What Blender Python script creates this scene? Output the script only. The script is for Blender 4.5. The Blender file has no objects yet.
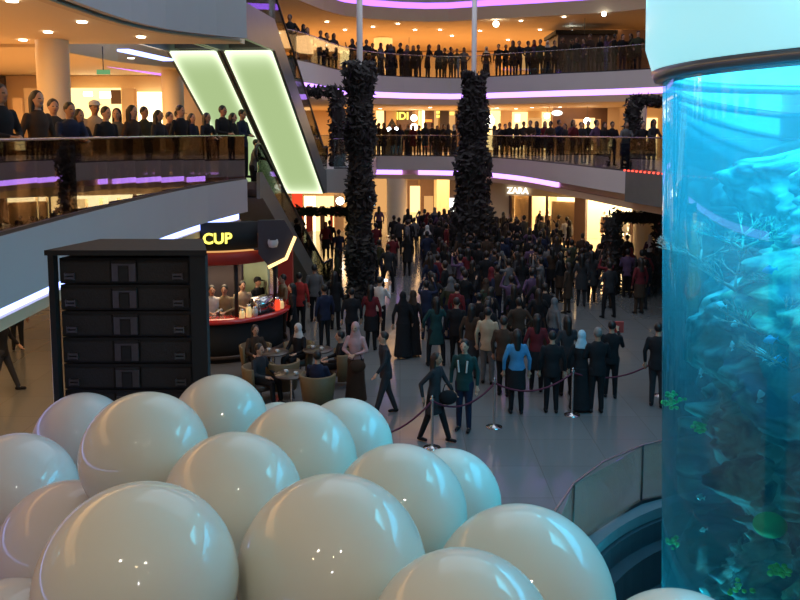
import bpy, bmesh, math, random
from mathutils import Vector, Matrix, noise
from mathutils.geometry import tessellate_polygon
random.seed(7)
PI = math.pi
R = math.radians
C = bpy.context.scene.collection
S = bpy.context.scene

# ------------------------------------------------------------------ camera
CAM_Z, F, V0, PITCH = 5.7, 800.0, 216.0, R(6.0)
cd = bpy.data.cameras.new('camera'); cam = bpy.data.objects.new('camera', cd); C.objects.link(cam)
cam.location = (0, 0, CAM_Z); cam.rotation_euler = (R(90) - PITCH, 0, 0)
cd.sensor_width = 36; cd.lens = 36 * F / 800; cd.shift_y = (V0 - 300) / 800; cd.clip_end = 300; cd.clip_start = .05
S.camera = cam
S.view_settings.view_transform = 'Standard'; S.view_settings.look = 'None'
S.view_settings.gamma = 1; S.view_settings.use_curve_mapping = False; S.view_settings.exposure = 0.0

def ray(u, v):
    x = (u - 400) / F; y = -(v - V0) / F
    cp, sp = math.cos(PITCH), math.sin(PITCH)
    return Vector((x, cp + y * sp, -sp + y * cp))
def at_z(u, v, z):
    d = ray(u, v); t = (z - CAM_Z) / d.z
    return Vector((d.x * t, d.y * t, z))
def at_y(u, v, Y):
    d = ray(u, v); t = Y / d.y
    return Vector((d.x * t, Y, CAM_Z + d.z * t))

# --------------------------------------------------------------- materials
def mat(name, col, rough=.5, metal=0., spec=.5, emit=None, es=0., var=0., vscale=4., coat=0., bump=0.):
    m = bpy.data.materials.new(name); m.use_nodes = True
    nt = m.node_tree; b = nt.nodes['Principled BSDF']
    b.inputs['Base Color'].default_value = (*col, 1); b.inputs['Roughness'].default_value = rough
    b.inputs['Metallic'].default_value = metal; b.inputs['Specular IOR Level'].default_value = spec
    b.inputs['Coat Weight'].default_value = coat; b.inputs['Coat Roughness'].default_value = .05
    if emit: b.inputs['Emission Color'].default_value = (*emit, 1); b.inputs['Emission Strength'].default_value = es
    if var or bump:
        tc = nt.nodes.new('ShaderNodeTexCoord'); n = nt.nodes.new('ShaderNodeTexNoise')
        n.inputs['Scale'].default_value = vscale; n.inputs['Detail'].default_value = 3
        nt.links.new(tc.outputs['Object'], n.inputs['Vector'])
        if var:
            mx = nt.nodes.new('ShaderNodeMix'); mx.data_type = 'RGBA'
            mx.inputs['A'].default_value = (*[c * (1 - var) for c in col], 1)
            mx.inputs['B'].default_value = (*[min(1, c * (1 + var)) for c in col], 1)
            nt.links.new(n.outputs['Fac'], mx.inputs['Factor']); nt.links.new(mx.outputs['Result'], b.inputs['Base Color'])
        if bump:
            bp = nt.nodes.new('ShaderNodeBump'); bp.inputs['Strength'].default_value = bump; bp.inputs['Distance'].default_value = .05
            nt.links.new(n.outputs['Fac'], bp.inputs['Height']); nt.links.new(bp.outputs['Normal'], b.inputs['Normal'])
    return m

def glow(name, col, es):
    m = bpy.data.materials.new(name); m.use_nodes = True; nt = m.node_tree; nt.nodes.clear()
    o = nt.nodes.new('ShaderNodeOutputMaterial'); e = nt.nodes.new('ShaderNodeEmission')
    e.inputs['Color'].default_value = (*col, 1); e.inputs['Strength'].default_value = es
    nt.links.new(e.outputs[0], o.inputs['Surface']); return m

def glass(name, tint, gloss, grough=.02, trans=0., tcol=(.1, .5, .7)):
    """thin sheet: tinted see-through, a mirror share, and an optional milky share"""
    m = bpy.data.materials.new(name); m.use_nodes = True; nt = m.node_tree; nt.nodes.clear()
    o = nt.nodes.new('ShaderNodeOutputMaterial')
    t = nt.nodes.new('ShaderNodeBsdfTransparent'); t.inputs['Color'].default_value = (*tint, 1)
    g = nt.nodes.new('ShaderNodeBsdfGlossy'); g.inputs['Roughness'].default_value = grough
    lw = nt.nodes.new('ShaderNodeLayerWeight'); lw.inputs['Blend'].default_value = .35
    ml = nt.nodes.new('ShaderNodeMath'); ml.operation = 'MULTIPLY_ADD'
    ml.inputs[1].default_value = .6; ml.inputs[2].default_value = gloss; ml.use_clamp = True
    nt.links.new(lw.outputs['Fresnel'], ml.inputs[0])
    mx = nt.nodes.new('ShaderNodeMixShader'); nt.links.new(ml.outputs[0], mx.inputs[0])
    nt.links.new(t.outputs[0], mx.inputs[1]); nt.links.new(g.outputs[0], mx.inputs[2])
    last = mx
    if trans:
        d = nt.nodes.new('ShaderNodeBsdfTranslucent'); d.inputs['Color'].default_value = (*tcol, 1)
        m2 = nt.nodes.new('ShaderNodeMixShader'); m2.inputs[0].default_value = trans
        nt.links.new(mx.outputs[0], m2.inputs[1]); nt.links.new(d.outputs[0], m2.inputs[2]); last = m2
    nt.links.new(last.outputs[0], o.inputs['Surface']); return m

M = {}
M['plaster'] = mat('white_plaster', (.62, .58, .56), .6, var=.04, vscale=.8)
M['greyfascia'] = mat('grey_fascia_paint', (.44, .44, .45), .55, var=.05, vscale=.6)
M['cream'] = mat('cream_wall_paint', (.78, .62, .42), .6, var=.05, vscale=.7)
M['creamwarm'] = mat('warm_beige_wall', (.70, .50, .30), .6, var=.06, vscale=.7)
M['ceil'] = mat('gallery_ceiling_paint', (.86, .68, .45), .7, var=.03, vscale=.4)
M['column'] = mat('cream_column_paint', (.85, .72, .52), .5, var=.03)
M['brown'] = mat('brown_shopfront_panel', (.13, .07, .05), .4, var=.15, vscale=3)
M['darkroom'] = mat('dark_shop_interior', (.05, .035, .04), .6, var=.1)
M['gfloor'] = mat('gallery_floor_stone', (.50, .40, .28), .35, var=.06, vscale=1.5)
M['black'] = mat('black_powder_coat', (.007, .007, .008), .8, var=.1, vscale=20)
M['blackgrille'] = mat('black_speaker_cloth', (.014, .012, .012), .8, var=.25, vscale=60, bump=.15)
M['greybracket'] = mat('worn_grey_steel', (.10, .09, .09), .35, .6, var=.2, vscale=20)
M['steel'] = mat('brushed_steel', (.55, .55, .56), .22, 1., var=.08, vscale=30)
M['darksteel'] = mat('dark_metal', (.06, .06, .065), .35, .7)
M['escal_side'] = mat('escalator_grey_cladding', (.17, .19, .18), .35, .3, var=.1)
M['rubber'] = mat('black_handrail_rubber', (.012, .012, .014), .3)
M['red'] = mat('red_lacquer', (.55, .02, .015), .2, coat=.6, var=.05)
M['redpaint'] = mat('red_wall_paint', (.42, .04, .03), .5, var=.1)
M['greywood'] = mat('dark_wood', (.06, .04, .03), .4, var=.3, vscale=8)
M['tan'] = mat('tan_upholstery', (.13, .085, .035), .6, var=.15, vscale=20)
M['rope'] = mat('maroon_velvet_rope', (.10, .01, .03), .8, var=.2, vscale=60)
M['foliage'] = mat('dark_garland_leaves', (.022, .017, .016), .7, var=.6, vscale=3)
M['foliage2'] = mat('dark_green_garland_leaves', (.02, .032, .015), .7, var=.6, vscale=3)
M['flowers'] = mat('dusty_pink_flowers', (.30, .12, .12), .6, var=.5, vscale=6)
M['ledv'] = glow('violet_led', (.36, .13, 1.0), 3.0)
M['ledvw'] = glow('lilac_led', (.50, .25, 1.0), 3.2)
M['ledp'] = glow('pink_violet_cove_led', (.62, .22, .85), 1.6)
M['ledb'] = glow('blue_white_led', (.28, .38, 1.0), 4.5)
M['shopglow'] = glow('warm_lit_shop', (1.0, .66, .25), 2.3)
M['shopwhite'] = glow('bright_lit_shop', (1.0, .80, .42), 4.0)
M['shopdim'] = glow('dim_lit_shop', (1.0, .50, .17), .8)
M['yellow'] = glow('yellow_sign_letters', (1.0, .85, .12), 2.2)
M['whitesign'] = glow('white_sign_letters', (1.0, .95, .85), 1.8)
M['lamp'] = glow('white_lamp', (1.0, .92, .75), 12)
M['coollamp'] = glow('cool_white_lamp', (.8, .92, 1.0), 10)
M['screen'] = glow('blue_white_screen', (.55, .8, 1.0), 3)
M['redglow'] = glow('red_lit_panel', (1, .08, .03), 1.0)
M['orangeglow'] = glow('orange_sign', (1, .3, .05), 2)
M['greenlamp'] = glow('green_exit_sign', (.25, .6, .25), .6)
M['railglass'] = glass('clear_railing_glass', (.86, .9, .92), .06)
M['mirrorglass'] = glass('smoked_railing_glass', (.62, .56, .52), .20, .01)
M['seglass'] = glass('escalator_balustrade_glass', (.45, .49, .46), .08)
M['shopglass'] = glass('shop_window_glass', (.9, .9, .88), .05)

# escalator soffit: backlit sheet, brighter along its lit edges (tubes sit at the edges of the box)
def soffit_mat():
    m = bpy.data.materials.new('backlit_green_soffit'); m.use_nodes = True; nt = m.node_tree; nt.nodes.clear()
    o = nt.nodes.new('ShaderNodeOutputMaterial'); e = nt.nodes.new('ShaderNodeEmission')
    uv = nt.nodes.new('ShaderNodeUVMap'); sep = nt.nodes.new('ShaderNodeSeparateXYZ'); nt.links.new(uv.outputs[0], sep.inputs[0])
    def edge(out):
        a = nt.nodes.new('ShaderNodeMath'); a.operation = 'SUBTRACT'; a.inputs[1].default_value = .5; nt.links.new(out, a.inputs[0])
        b = nt.nodes.new('ShaderNodeMath'); b.operation = 'ABSOLUTE'; nt.links.new(a.outputs[0], b.inputs[0])
        c = nt.nodes.new('ShaderNodeMath'); c.operation = 'MULTIPLY'; c.inputs[1].default_value = 2; nt.links.new(b.outputs[0], c.inputs[0])
        return c.outputs[0]
    px = nt.nodes.new('ShaderNodeMath'); px.operation = 'POWER'; px.inputs[1].default_value = 7; nt.links.new(edge(sep.outputs['X']), px.inputs[0])
    py = nt.nodes.new('ShaderNodeMath'); py.operation = 'POWER'; py.inputs[1].default_value = 14; nt.links.new(edge(sep.outputs['Y']), py.inputs[0])
    ad = nt.nodes.new('ShaderNodeMath'); ad.operation = 'ADD'; ad.use_clamp = True
    nt.links.new(px.outputs[0], ad.inputs[0]); nt.links.new(py.outputs[0], ad.inputs[1])
    mx = nt.nodes.new('ShaderNodeMix'); mx.data_type = 'RGBA'
    mx.inputs['A'].default_value = (.42, .56, .26, 1); mx.inputs['B'].default_value = (1.3, 1.5, 1.0, 1)
    nt.links.new(ad.outputs[0], mx.inputs['Factor']); nt.links.new(mx.outputs['Result'], e.inputs['Color'])
    e.inputs['Strength'].default_value = 1.0
    nt.links.new(e.outputs[0], o.inputs['Surface']); return m
M['soffit'] = soffit_mat()

def floor_mat():
    m = mat('polished_grey_floor_tiles', (.20, .20, .20), .14, spec=.6)
    nt = m.node_tree; b = nt.nodes['Principled BSDF']
    tc = nt.nodes.new('ShaderNodeTexCoord'); br = nt.nodes.new('ShaderNodeTexBrick')
    br.offset = 0; br.inputs['Scale'].default_value = 1; br.inputs['Brick Width'].default_value = 1.2; br.inputs['Row Height'].default_value = 1.2
    br.inputs['Mortar Size'].default_value = .008
    br.inputs['Color1'].default_value = (.165, .172, .175, 1); br.inputs['Color2'].default_value = (.145, .152, .155, 1); br.inputs['Mortar'].default_value = (.12, .12, .12, 1)
    nt.links.new(tc.outputs['Object'], br.inputs['Vector']); nt.links.new(br.outputs['Color'], b.inputs['Base Color'])
    n = nt.nodes.new('ShaderNodeTexNoise'); n.inputs['Scale'].default_value = 2.2; nt.links.new(tc.outputs['Object'], n.inputs['Vector'])
    mr = nt.nodes.new('ShaderNodeMapRange'); mr.inputs['To Min'].default_value = .08; mr.inputs['To Max'].default_value = .22
    nt.links.new(n.outputs['Fac'], mr.inputs['Value']); nt.links.new(mr.outputs['Result'], b.inputs['Roughness'])
    return m
M['floor'] = floor_mat()

def balloon_mat(name, col):
    m = mat(name, col, .6, coat=.55)
    b = m.node_tree.nodes['Principled BSDF']; b.inputs['Coat Roughness'].default_value = .03
    b.inputs['Subsurface Weight'].default_value = 0
    return m

# -------------------------------------------------------------- mesh tools
def box(bm, x0, x1, y0, y1, z0, z1, mtx=None):
    vs = [bm.verts.new((x, y, z)) for z in (z0, z1) for x, y in ((x0, y0), (x1, y0), (x1, y1), (x0, y1))]
    if mtx:
        for v in vs: v.co = mtx @ v.co
    for f in ((3, 2, 1, 0), (4, 5, 6, 7), (0, 1, 5, 4), (1, 2, 6, 5), (2, 3, 7, 6), (3, 0, 4, 7)):
        bm.faces.new([vs[i] for i in f])
def frame_to(p0, p1):
    d = (Vector(p1) - Vector(p0)).normalized()
    a = Vector((0, 0, 1)) if abs(d.z) < .95 else Vector((1, 0, 0))
    x = d.cross(a).normalized(); y = d.cross(x).normalized()
    return d, x, y
def tube(bm, pts, rad, n=10, caps=True):
    pts = [Vector(p) for p in pts]
    rs = rad if isinstance(rad, (list, tuple)) else [rad] * len(pts)
    rings = []; prev = None
    for i, p in enumerate(pts):
        a = pts[max(0, i - 1)]; b = pts[min(len(pts) - 1, i + 1)]
        d = (b - a).normalized()
        if prev is None: _, x, y = frame_to(a, b)
        else:
            x = (prev - d * prev.dot(d)).normalized(); y = d.cross(x)
        prev = x
        rings.append([bm.verts.new(p + (x * math.cos(t) + y * math.sin(t)) * rs[i]) for t in [2 * PI * k / n for k in range(n)]])
    for r0, r1 in zip(rings, rings[1:]):
        for k in range(n): bm.faces.new((r0[k], r0[(k + 1) % n], r1[(k + 1) % n], r1[k]))
    if caps: bm.faces.new(rings[0][::-1]); bm.faces.new(rings[-1])
def ell(bm, c, r, seg=14, rg=9, mtx=None):
    vs = []
    for i in range(1, rg):
        t = PI * i / rg
        vs.append([bm.verts.new((c[0] + r[0] * math.sin(t) * math.cos(2 * PI * k / seg), c[1] + r[1] * math.sin(t) * math.sin(2 * PI * k / seg), c[2] + r[2] * math.cos(t))) for k in range(seg)])
    top = bm.verts.new((c[0], c[1], c[2] + r[2])); bot = bm.verts.new((c[0], c[1], c[2] - r[2]))
    for a, b in zip(vs, vs[1:]):
        for k in range(seg): bm.faces.new((a[k], b[k], b[(k + 1) % seg], a[(k + 1) % seg]))
    for k in range(seg):
        bm.faces.new((top, vs[0][k], vs[0][(k + 1) % seg])); bm.faces.new((bot, vs[-1][(k + 1) % seg], vs[-1][k]))
    if mtx:
        for v in [top, bot] + [v for r_ in vs for v in r_]: v.co = mtx @ v.co
def lathe(bm, prof, n=48, c=(0, 0, 0), a0=0., a1=2 * PI, closed=False):
    full = abs(a1 - a0 - 2 * PI) < 1e-4; m = n if full else n + 1
    rings = [[bm.verts.new((c[0] + r * math.cos(a0 + (a1 - a0) * k / n), c[1] + r * math.sin(a0 + (a1 - a0) * k / n), c[2] + z)) for k in range(m)] for r, z in prof]
    prs = list(zip(rings, rings[1:]))
    if closed: prs.append((rings[-1], rings[0]))
    for p, q in prs:
        for k in range(n): bm.faces.new((p[k], p[(k + 1) % m], q[(k + 1) % m], q[k]))
    if closed and not full:
        bm.faces.new([r[0] for r in rings][::-1]); bm.faces.new([r[-1] for r in rings])
def prism(bm, poly, z0, z1):
    tris = tessellate_polygon([[Vector((p[0], p[1], 0)) for p in poly]])
    lo = [bm.verts.new((p[0], p[1], z0)) for p in poly]; hi = [bm.verts.new((p[0], p[1], z1)) for p in poly]
    for t in tris:
        try: bm.faces.new([hi[i] for i in t]); bm.faces.new([lo[i] for i in reversed(t)])
        except ValueError: pass
    n = len(poly)
    for i in range(n): bm.faces.new((lo[i], lo[(i + 1) % n], hi[(i + 1) % n], hi[i]))
def offset(pts, d):
    out = []
    for i, p in enumerate(pts):
        a = Vector(pts[max(0, i - 1)]); b = Vector(pts[min(len(pts) - 1, i + 1)])
        t = (b - a).normalized(); n = Vector((-t.y, t.x)); out.append((p[0] + n.x * d, p[1] + n.y * d))
    return out
def ribbon(bm, pts, d0, d1, z0, z1):
    a = offset(pts, d0); b = offset(pts, d1)
    A = [[bm.verts.new((p[0], p[1], z)) for p in q] for q, z in ((a, z0), (b, z0), (b, z1), (a, z1))]
    for j in range(4):
        p, q = A[j], A[(j + 1) % 4]
        for i in range(len(pts) - 1): bm.faces.new((p[i], p[i + 1], q[i + 1], q[i]))
    bm.faces.new([r[0] for r in A]); bm.faces.new([r[-1] for r in A][::-1])
def smoothpts(pts, k=4):
    """Catmull-Rom through the points"""
    P = [Vector(p) for p in pts]; out = []
    for i in range(len(P) - 1):
        p0 = P[max(0, i - 1)]; p1 = P[i]; p2 = P[i + 1]; p3 = P[min(len(P) - 1, i + 2)]
        for j in range(k):
            t = j / k
            out.append(.5 * ((2 * p1) + (p2 - p0) * t + (2 * p0 - 5 * p1 + 4 * p2 - p3) * t * t + (3 * p1 - p0 - 3 * p2 + p3) * t ** 3))
    out.append(P[-1]); return [tuple(p) for p in out]

def obj(name, bm, m, parent=None, smooth=False, recalc=True, link=True):
    if recalc: bmesh.ops.recalc_face_normals(bm, faces=bm.faces[:])
    me = bpy.data.meshes.new(name); bm.to_mesh(me); bm.free()
    me.materials.append(m)
    if smooth: me.polygons.foreach_set('use_smooth', [True] * len(me.polygons))
    o = bpy.data.objects.new(name, me)
    if link: C.objects.link(o)
    if parent: o.parent = parent
    return o
def tag(o, label, cat, group=None, kind=None):
    o['label'] = label; o['category'] = cat
    if group: o['group'] = group
    if kind: o['kind'] = kind
    return o
def thing(name, label, cat, loc=(0, 0, 0), rotz=0, group=None):
    o = bpy.data.objects.new(name, None); C.objects.link(o); o.location = loc; o.rotation_euler = (0, 0, rotz)
    o.empty_display_size = .2
    return tag(o, label, cat, group)
def struct(name, bm, m, smooth=False):
    o = obj(name, bm, m, None, smooth); o['kind'] = 'structure'; return o
def dup(o, loc=None, rotz=None, label=None, group=None, scale=None, parent=None):
    c = o.copy(); C.objects.link(c)
    if parent is not None: c.parent = parent
    if loc is not None: c.location = loc
    if rotz is not None: c.rotation_euler = (0, 0, rotz)
    if scale is not None: c.scale = (scale,) * 3
    if label: c['label'] = label
    if group: c['group'] = group
    for ch in list(o.children): dup(ch, parent=c)
    return c
def onebox(name, m, x0, x1, y0, y1, z0, z1, parent=None, mtx=None):
    bm = bmesh.new(); box(bm, x0, x1, y0, y1, z0, z1, mtx); return obj(name, bm, m, parent)
def text(name, body, size, m, loc, rot, parent=None, ext=.02, align='CENTER'):
    cu = bpy.data.curves.new(name, 'FONT'); cu.body = body; cu.size = size; cu.extrude = ext; cu.align_x = align; cu.offset = size * .022
    t = bpy.data.objects.new('tmp', cu); C.objects.link(t)
    bpy.context.view_layer.update()
    me = bpy.data.meshes.new_from_object(t.evaluated_get(bpy.context.evaluated_depsgraph_get()))
    bpy.data.objects.remove(t)
    me.materials.clear(); me.materials.append(m)
    o = bpy.data.objects.new(name, me); C.objects.link(o); o.location = loc; o.rotation_euler = rot
    if parent: o.parent = parent
    return o

# =================================================================== SHELL
TC = (6.16, 7.88); TR = 3.4; WELL = 4.5        # tank axis and radius, railing ring round its well
L1, L2, L3 = 4.4, 8.4, 12.4
XL, XR, YB, YF = -14.0, 20.0, -8.0, 60.0
bm = bmesh.new()
outer = [Vector((XL, YB, 0)), Vector((XR, YB, 0)), Vector((XR, YF, 0)), Vector((XL, YF, 0))]
hole = [Vector((TC[0] + WELL * math.cos(-2 * PI * k / 96), TC[1] + WELL * math.sin(-2 * PI * k / 96), 0)) for k in range(96)]
allv = outer + hole; vs = [bm.verts.new(v) for v in allv]
for t in tessellate_polygon([outer, hole]):
    try: bm.faces.new([vs[i] for i in t])
    except ValueError: pass
for f in bm.faces:
    f.normal_update()
    if f.normal.z < 0: f.normal_flip()
me = bpy.data.meshes.new('floor'); bm.to_mesh(me); bm.free(); me.materials.append(M['floor'])
floor = bpy.data.objects.new('floor', me); C.objects.link(floor); floor['kind'] = 'structure'
# well round the tank
M['wellblue'] = mat('dark_blue_pool_lining', (.05, .11, .14), .3, var=.2)
M['wellgrey'] = mat('grey_blue_coping', (.18, .27, .31), .3, var=.1)
bm = bmesh.new(); lathe(bm, [(WELL, 0), (WELL, -.12), (4.25, -.12), (4.25, -.42), (4.05, -.42), (4.05, -.95), (0.2, -.95)], 96, (*TC, 0))
o = struct('floor_well', bm, M['wellblue'])
bm = bmesh.new(); lathe(bm, [(WELL + .1, .0), (WELL + .1, .06), (4.3, .06), (4.3, -.10), (WELL - .02, -.10)], 96, (*TC, 0))
struct('trim_1', bm, M['wellgrey'])

# outer walls
for nm, a in (('wall_left', (XL - .2, XL, YB, YF, 0, 16)), ('wall_right', (XR, XR + .2, YB, YF, 0, 16)), ('wall_back', (XL, XR, YF, YF + .2, 0, 16)), ('wall_front', (XL, XR, YB - .2, YB, 0, 16))):
    bm = bmesh.new(); box(bm, *a); struct(nm, bm, M['creamwarm'])

LV = [M['plaster'], M['ledvw'], M['creamwarm']]
LEDN = []
def gallery(edge, ztop, outer, side, fascia=.72, led=.24, lip=.20, mats=LV, ledspans=None, setback=.32, lednames=None):
    """edge: atrium side polyline, outer: rest of the outline; side=+1 when the slab lies left of the travel direction"""
    s = side
    bm = bmesh.new(); ribbon(bm, edge, 0, s * .12, ztop - fascia, ztop + .02); struct('balcony_fascia', bm, mats[0])
    bm = bmesh.new(); prism(bm, offset(edge, s * .10) + outer, ztop - .22, ztop); struct('balcony_floor', bm, M['gfloor'])
    bm = bmesh.new(); prism(bm, offset(edge, s * (setback + .06)) + outer, ztop - fascia - led - lip, ztop - .22); struct('ceiling', bm, M['ceil'])
    bm = bmesh.new(); ribbon(bm, edge, s * (setback - .12), s * (setback + .05), ztop - fascia - led - lip - .01, ztop - fascia - led); struct('trim_2', bm, mats[2])
    n = len(edge)
    for a, b in (ledspans or [(0, n - 1)]):
        bm = bmesh.new(); ribbon(bm, edge[a:b + 1], s * (setback - .06), s * (setback + .04), ztop - fascia - led + .01, ztop - fascia + .03)
        k = (ledspans or [(0, n - 1)]).index((a, b))
        tag(obj('led_strip', bm, mats[1]), (lednames or [mats[3]])[k], 'strip light')

# left L1 slab
eL1 = smoothpts([(-4.9, -6), (-4.9, 2), (-4.88, 8.0), (-4.93, 11), (-4.95, 13.7), (-4.87, 16.5), (-4.62, 19.2), (-4.15, 21.7)], 2)
gallery(eL1, L1, [(-9.5, 22.6), (XL, 22.6), (XL, -6)], 1, .86, .22, .15, [M['greyfascia'], M['ledb'], M['creamwarm'], 'blue-white strip light under the near left balcony edge above the speaker stack'])
# far L1 slab
eF1 = smoothpts([(XL, 42.5), (-6, 43), (-1.6, 43), (3.1, 41.5), (5.2, 38), (6.4, 32), (7.4, 26), (8.9, 20), (11, 14), (11.6, 8), (11.6, -6)], 6)
gallery(eF1, L1, [(XR, -6), (XR, YF), (XL, YF)], 1, .72, .26, .22, [M['plaster'], M['ledvw'], M['creamwarm'], ''], ledspans=[(0, 6), (9, 11), (12, 14), (15, 19), (21, 29)], lednames=['violet strip light under the first floor edge behind the escalators', 'short violet strip light just left of the landing bridge', 'short lilac strip light left of the thick cream column', 'lilac strip light right of the thick cream column', 'lilac strip light above the white store letters'])
# landing bridge of the upper escalators
bm = bmesh.new(); prism(bm, [(-5.6, 42.9), (-5.6, 28.3), (-1.25, 28.3), (-1.25, 42.9)], L1 - .85, L1 - .01); struct('landing_bridge', bm, M['plaster'])
# left L2 slab
eL2 = smoothpts([(-4.9, -6), (-4.8, 4), (-4.75, 12), (-4.5, 14.6), (-3.9, 15.8), (-3.12, 16.6)], 3)
gallery(eL2, L2, [(-3.3, 17.3), (-7.5, 17.3), (XL, 17.3), (XL, -6)], 1, .80, .02, .02, [M['greyfascia'], M['plaster'], M['creamwarm'], 'thin unlit plaster strip under the upper left slab'])
eF2 = smoothpts([(-6.5, 26), (-3.9, 31), (-2.7, 36), (-.9, 39.5), (2.6, 41.4), (4.6, 40.2), (7.6, 38), (10.8, 35.5), (14, 30), (15, 18), (15, -6)], 3)
gallery(eF2, L2, [(XR, -6), (XR, YF), (XL, YF), (XL, 26)], 1, .76, .26, .30, [M['plaster'], M['ledvw'], M['creamwarm'], 'long violet strip light under the far second floor edge'])
eF3 = smoothpts([(-6.5, 27), (-4.5, 33), (-2.5, 39.0), (1.3, 41), (4.4, 40), (7.7, 38.7), (11.3, 36.5), (15, 30), (16, 18), (16, -6)], 3)
gallery(eF3, L3, [(XR, -6), (XR, YF), (XL, YF), (XL, 27)], 1, .25, .28, .62, [M['plaster'], M['ledv'], M['creamwarm'], 'violet strip light under the topmost balcony edge'])
# lower soffit over the left gallery carries the escalator well: ceiling panel beyond the L2 slab
bm = bmesh.new(); prism(bm, [(XL, 17.4), (-7.7, 17.4), (-7.3, 21), (-6.35, 23), (-6.35, 25.9), (XL, 25.9)], L2 - .9, L2 - .1); struct('ceiling', bm, M['ceil'])

# interior back walls of the galleries
def wallbox(name, x0, x1, y0, y1, z0, z1, m): 
    bm = bmesh.new(); box(bm, x0, x1, y0, y1, z0, z1); return struct(name, bm, m)
wallbox('wall_first_floor_back', XL, XR, 53, 53.2, L1, L2 - 1.31, M['creamwarm'])
wallbox('wall_second_floor_back', XL, XR, 56, 56.2, L2, L3 - 1.2, M['ceil'])
wallbox('wall_first_floor_left', -13.2, -13, -6, 26, L1, L2 - .85, M['cream'])
wallbox('wall_ground_left', -12.2, -12, -6, 42, 0, L1 - 1.24, M['cream'])

# ---------------------------------------------------------------- railings
def railing(name, pts, zb, h, label, gl, seg=1, post=None, inset=.06, side=1, handr=.022, group=None, saw=0.):
    t = thing(name, label, 'railing', (0, 0, 0), 0, group)
    q = offset(pts, side * inset)
    bm = bmesh.new(); tube(bm, [(p[0], p[1], zb + h) for p in q], handr, 8); obj('handrail', bm, M['steel'], t, True)
    i = 0
    while i < len(q) - 1:
        j = min(i + seg, len(q) - 1); a, b = Vector(q[i]), Vector(q[j]); d = (b - a); L = d.length; d.normalize()
        n = Vector((-d.y, d.x)) * .008
        bm = bmesh.new(); g = .012
        a2 = a + d * g; b2 = b - d * g
        if saw: a2 = a2 + Vector((-d.y, d.x)) * L * (saw if a.y > 12.2 else saw * .12)
        v = [bm.verts.new((p.x, p.y, z)) for z in (zb + .03, zb + h - .02) for p in (a2 + n, b2 + n, b2 - n, a2 - n)]
        for f in ((3, 2, 1, 0), (4, 5, 6, 7), (0, 1, 5, 4), (1, 2, 6, 5), (2, 3, 7, 6), (3, 0, 4, 7)): bm.faces.new([v[k] for k in f])
        obj('glass_panel', bm, gl, t)
        if post:
            bm = bmesh.new(); tube(bm, [(a.x, a.y, zb), (a.x, a.y, zb + h)], .018, 6); obj('post', bm, M['darksteel'], t, True)
        i = j
    bm = bmesh.new(); ribbon(bm, pts, side * (inset - .03), side * (inset + .03), zb, zb + .05); obj('base_rail', bm, M['darksteel'], t)
    return t
railing('glass_railing', eL1[2:], L1 + .02, 1.18, 'mirror-like smoked glass railing along the near left balcony', M['mirrorglass'], 1, saw=.085)
railing('glass_railing', eF1[6:], L1 + .02, 1.1, 'clear glass railing with steel rail along the far first floor', M['railglass'], 2)
railing('glass_railing', eF2, L2 + .02, 1.1, 'clear glass railing along the far second floor', M['railglass'], 1)
railing('glass_railing', [(-1.3, 42.4), (-1.3, 35.3), (-1.3, 28.35), (-2.35, 28.35)][::-1], L1, 1.05, 'short glass railing round the escalator landing by the leafy pole', M['railglass'], 1, side=1)
ring = [(TC[0] + (WELL + .05) * math.cos(a), TC[1] + (WELL + .05) * math.sin(a)) for a in [R(75) + 2 * PI * k / 30 for k in range(31)]]
railing('glass_railing', ring, .06, .92, 'curved glass railing round the foot of the aquarium', glass('greenish_pool_glass', (.92, .95, .95), .02, .02, .16, (.45, .75, .70)), 2, True, 0, 1, .016)  # greenish glass; its milky teal share stands in for the aquarium's glow

pn = thing('dark_fascia_panel', 'dark panel with small red lights on the balcony edge by the aquarium', 'panel')
pe = [p for p in eF1 if 15 < p[1] < 26.6]
bm = bmesh.new(); ribbon(bm, pe, -.08, -.01, L1 - .95, L1 + .05); obj('panel', bm, M['escal_side'], pn)
M['redlamp'] = glow('small_red_lamp', (1, .08, .05), 3)
for a_, b_ in zip(pe, pe[1:]):
    for k_ in range(4):
        bm = bmesh.new(); q_ = Vector(a_).lerp(Vector(b_), k_ / 4); ell(bm, (q_.x - .10, q_.y, L1 + .06), (.04, .04, .03), 8, 6); obj('red_light', bm, M['redlamp'], pn)
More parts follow.
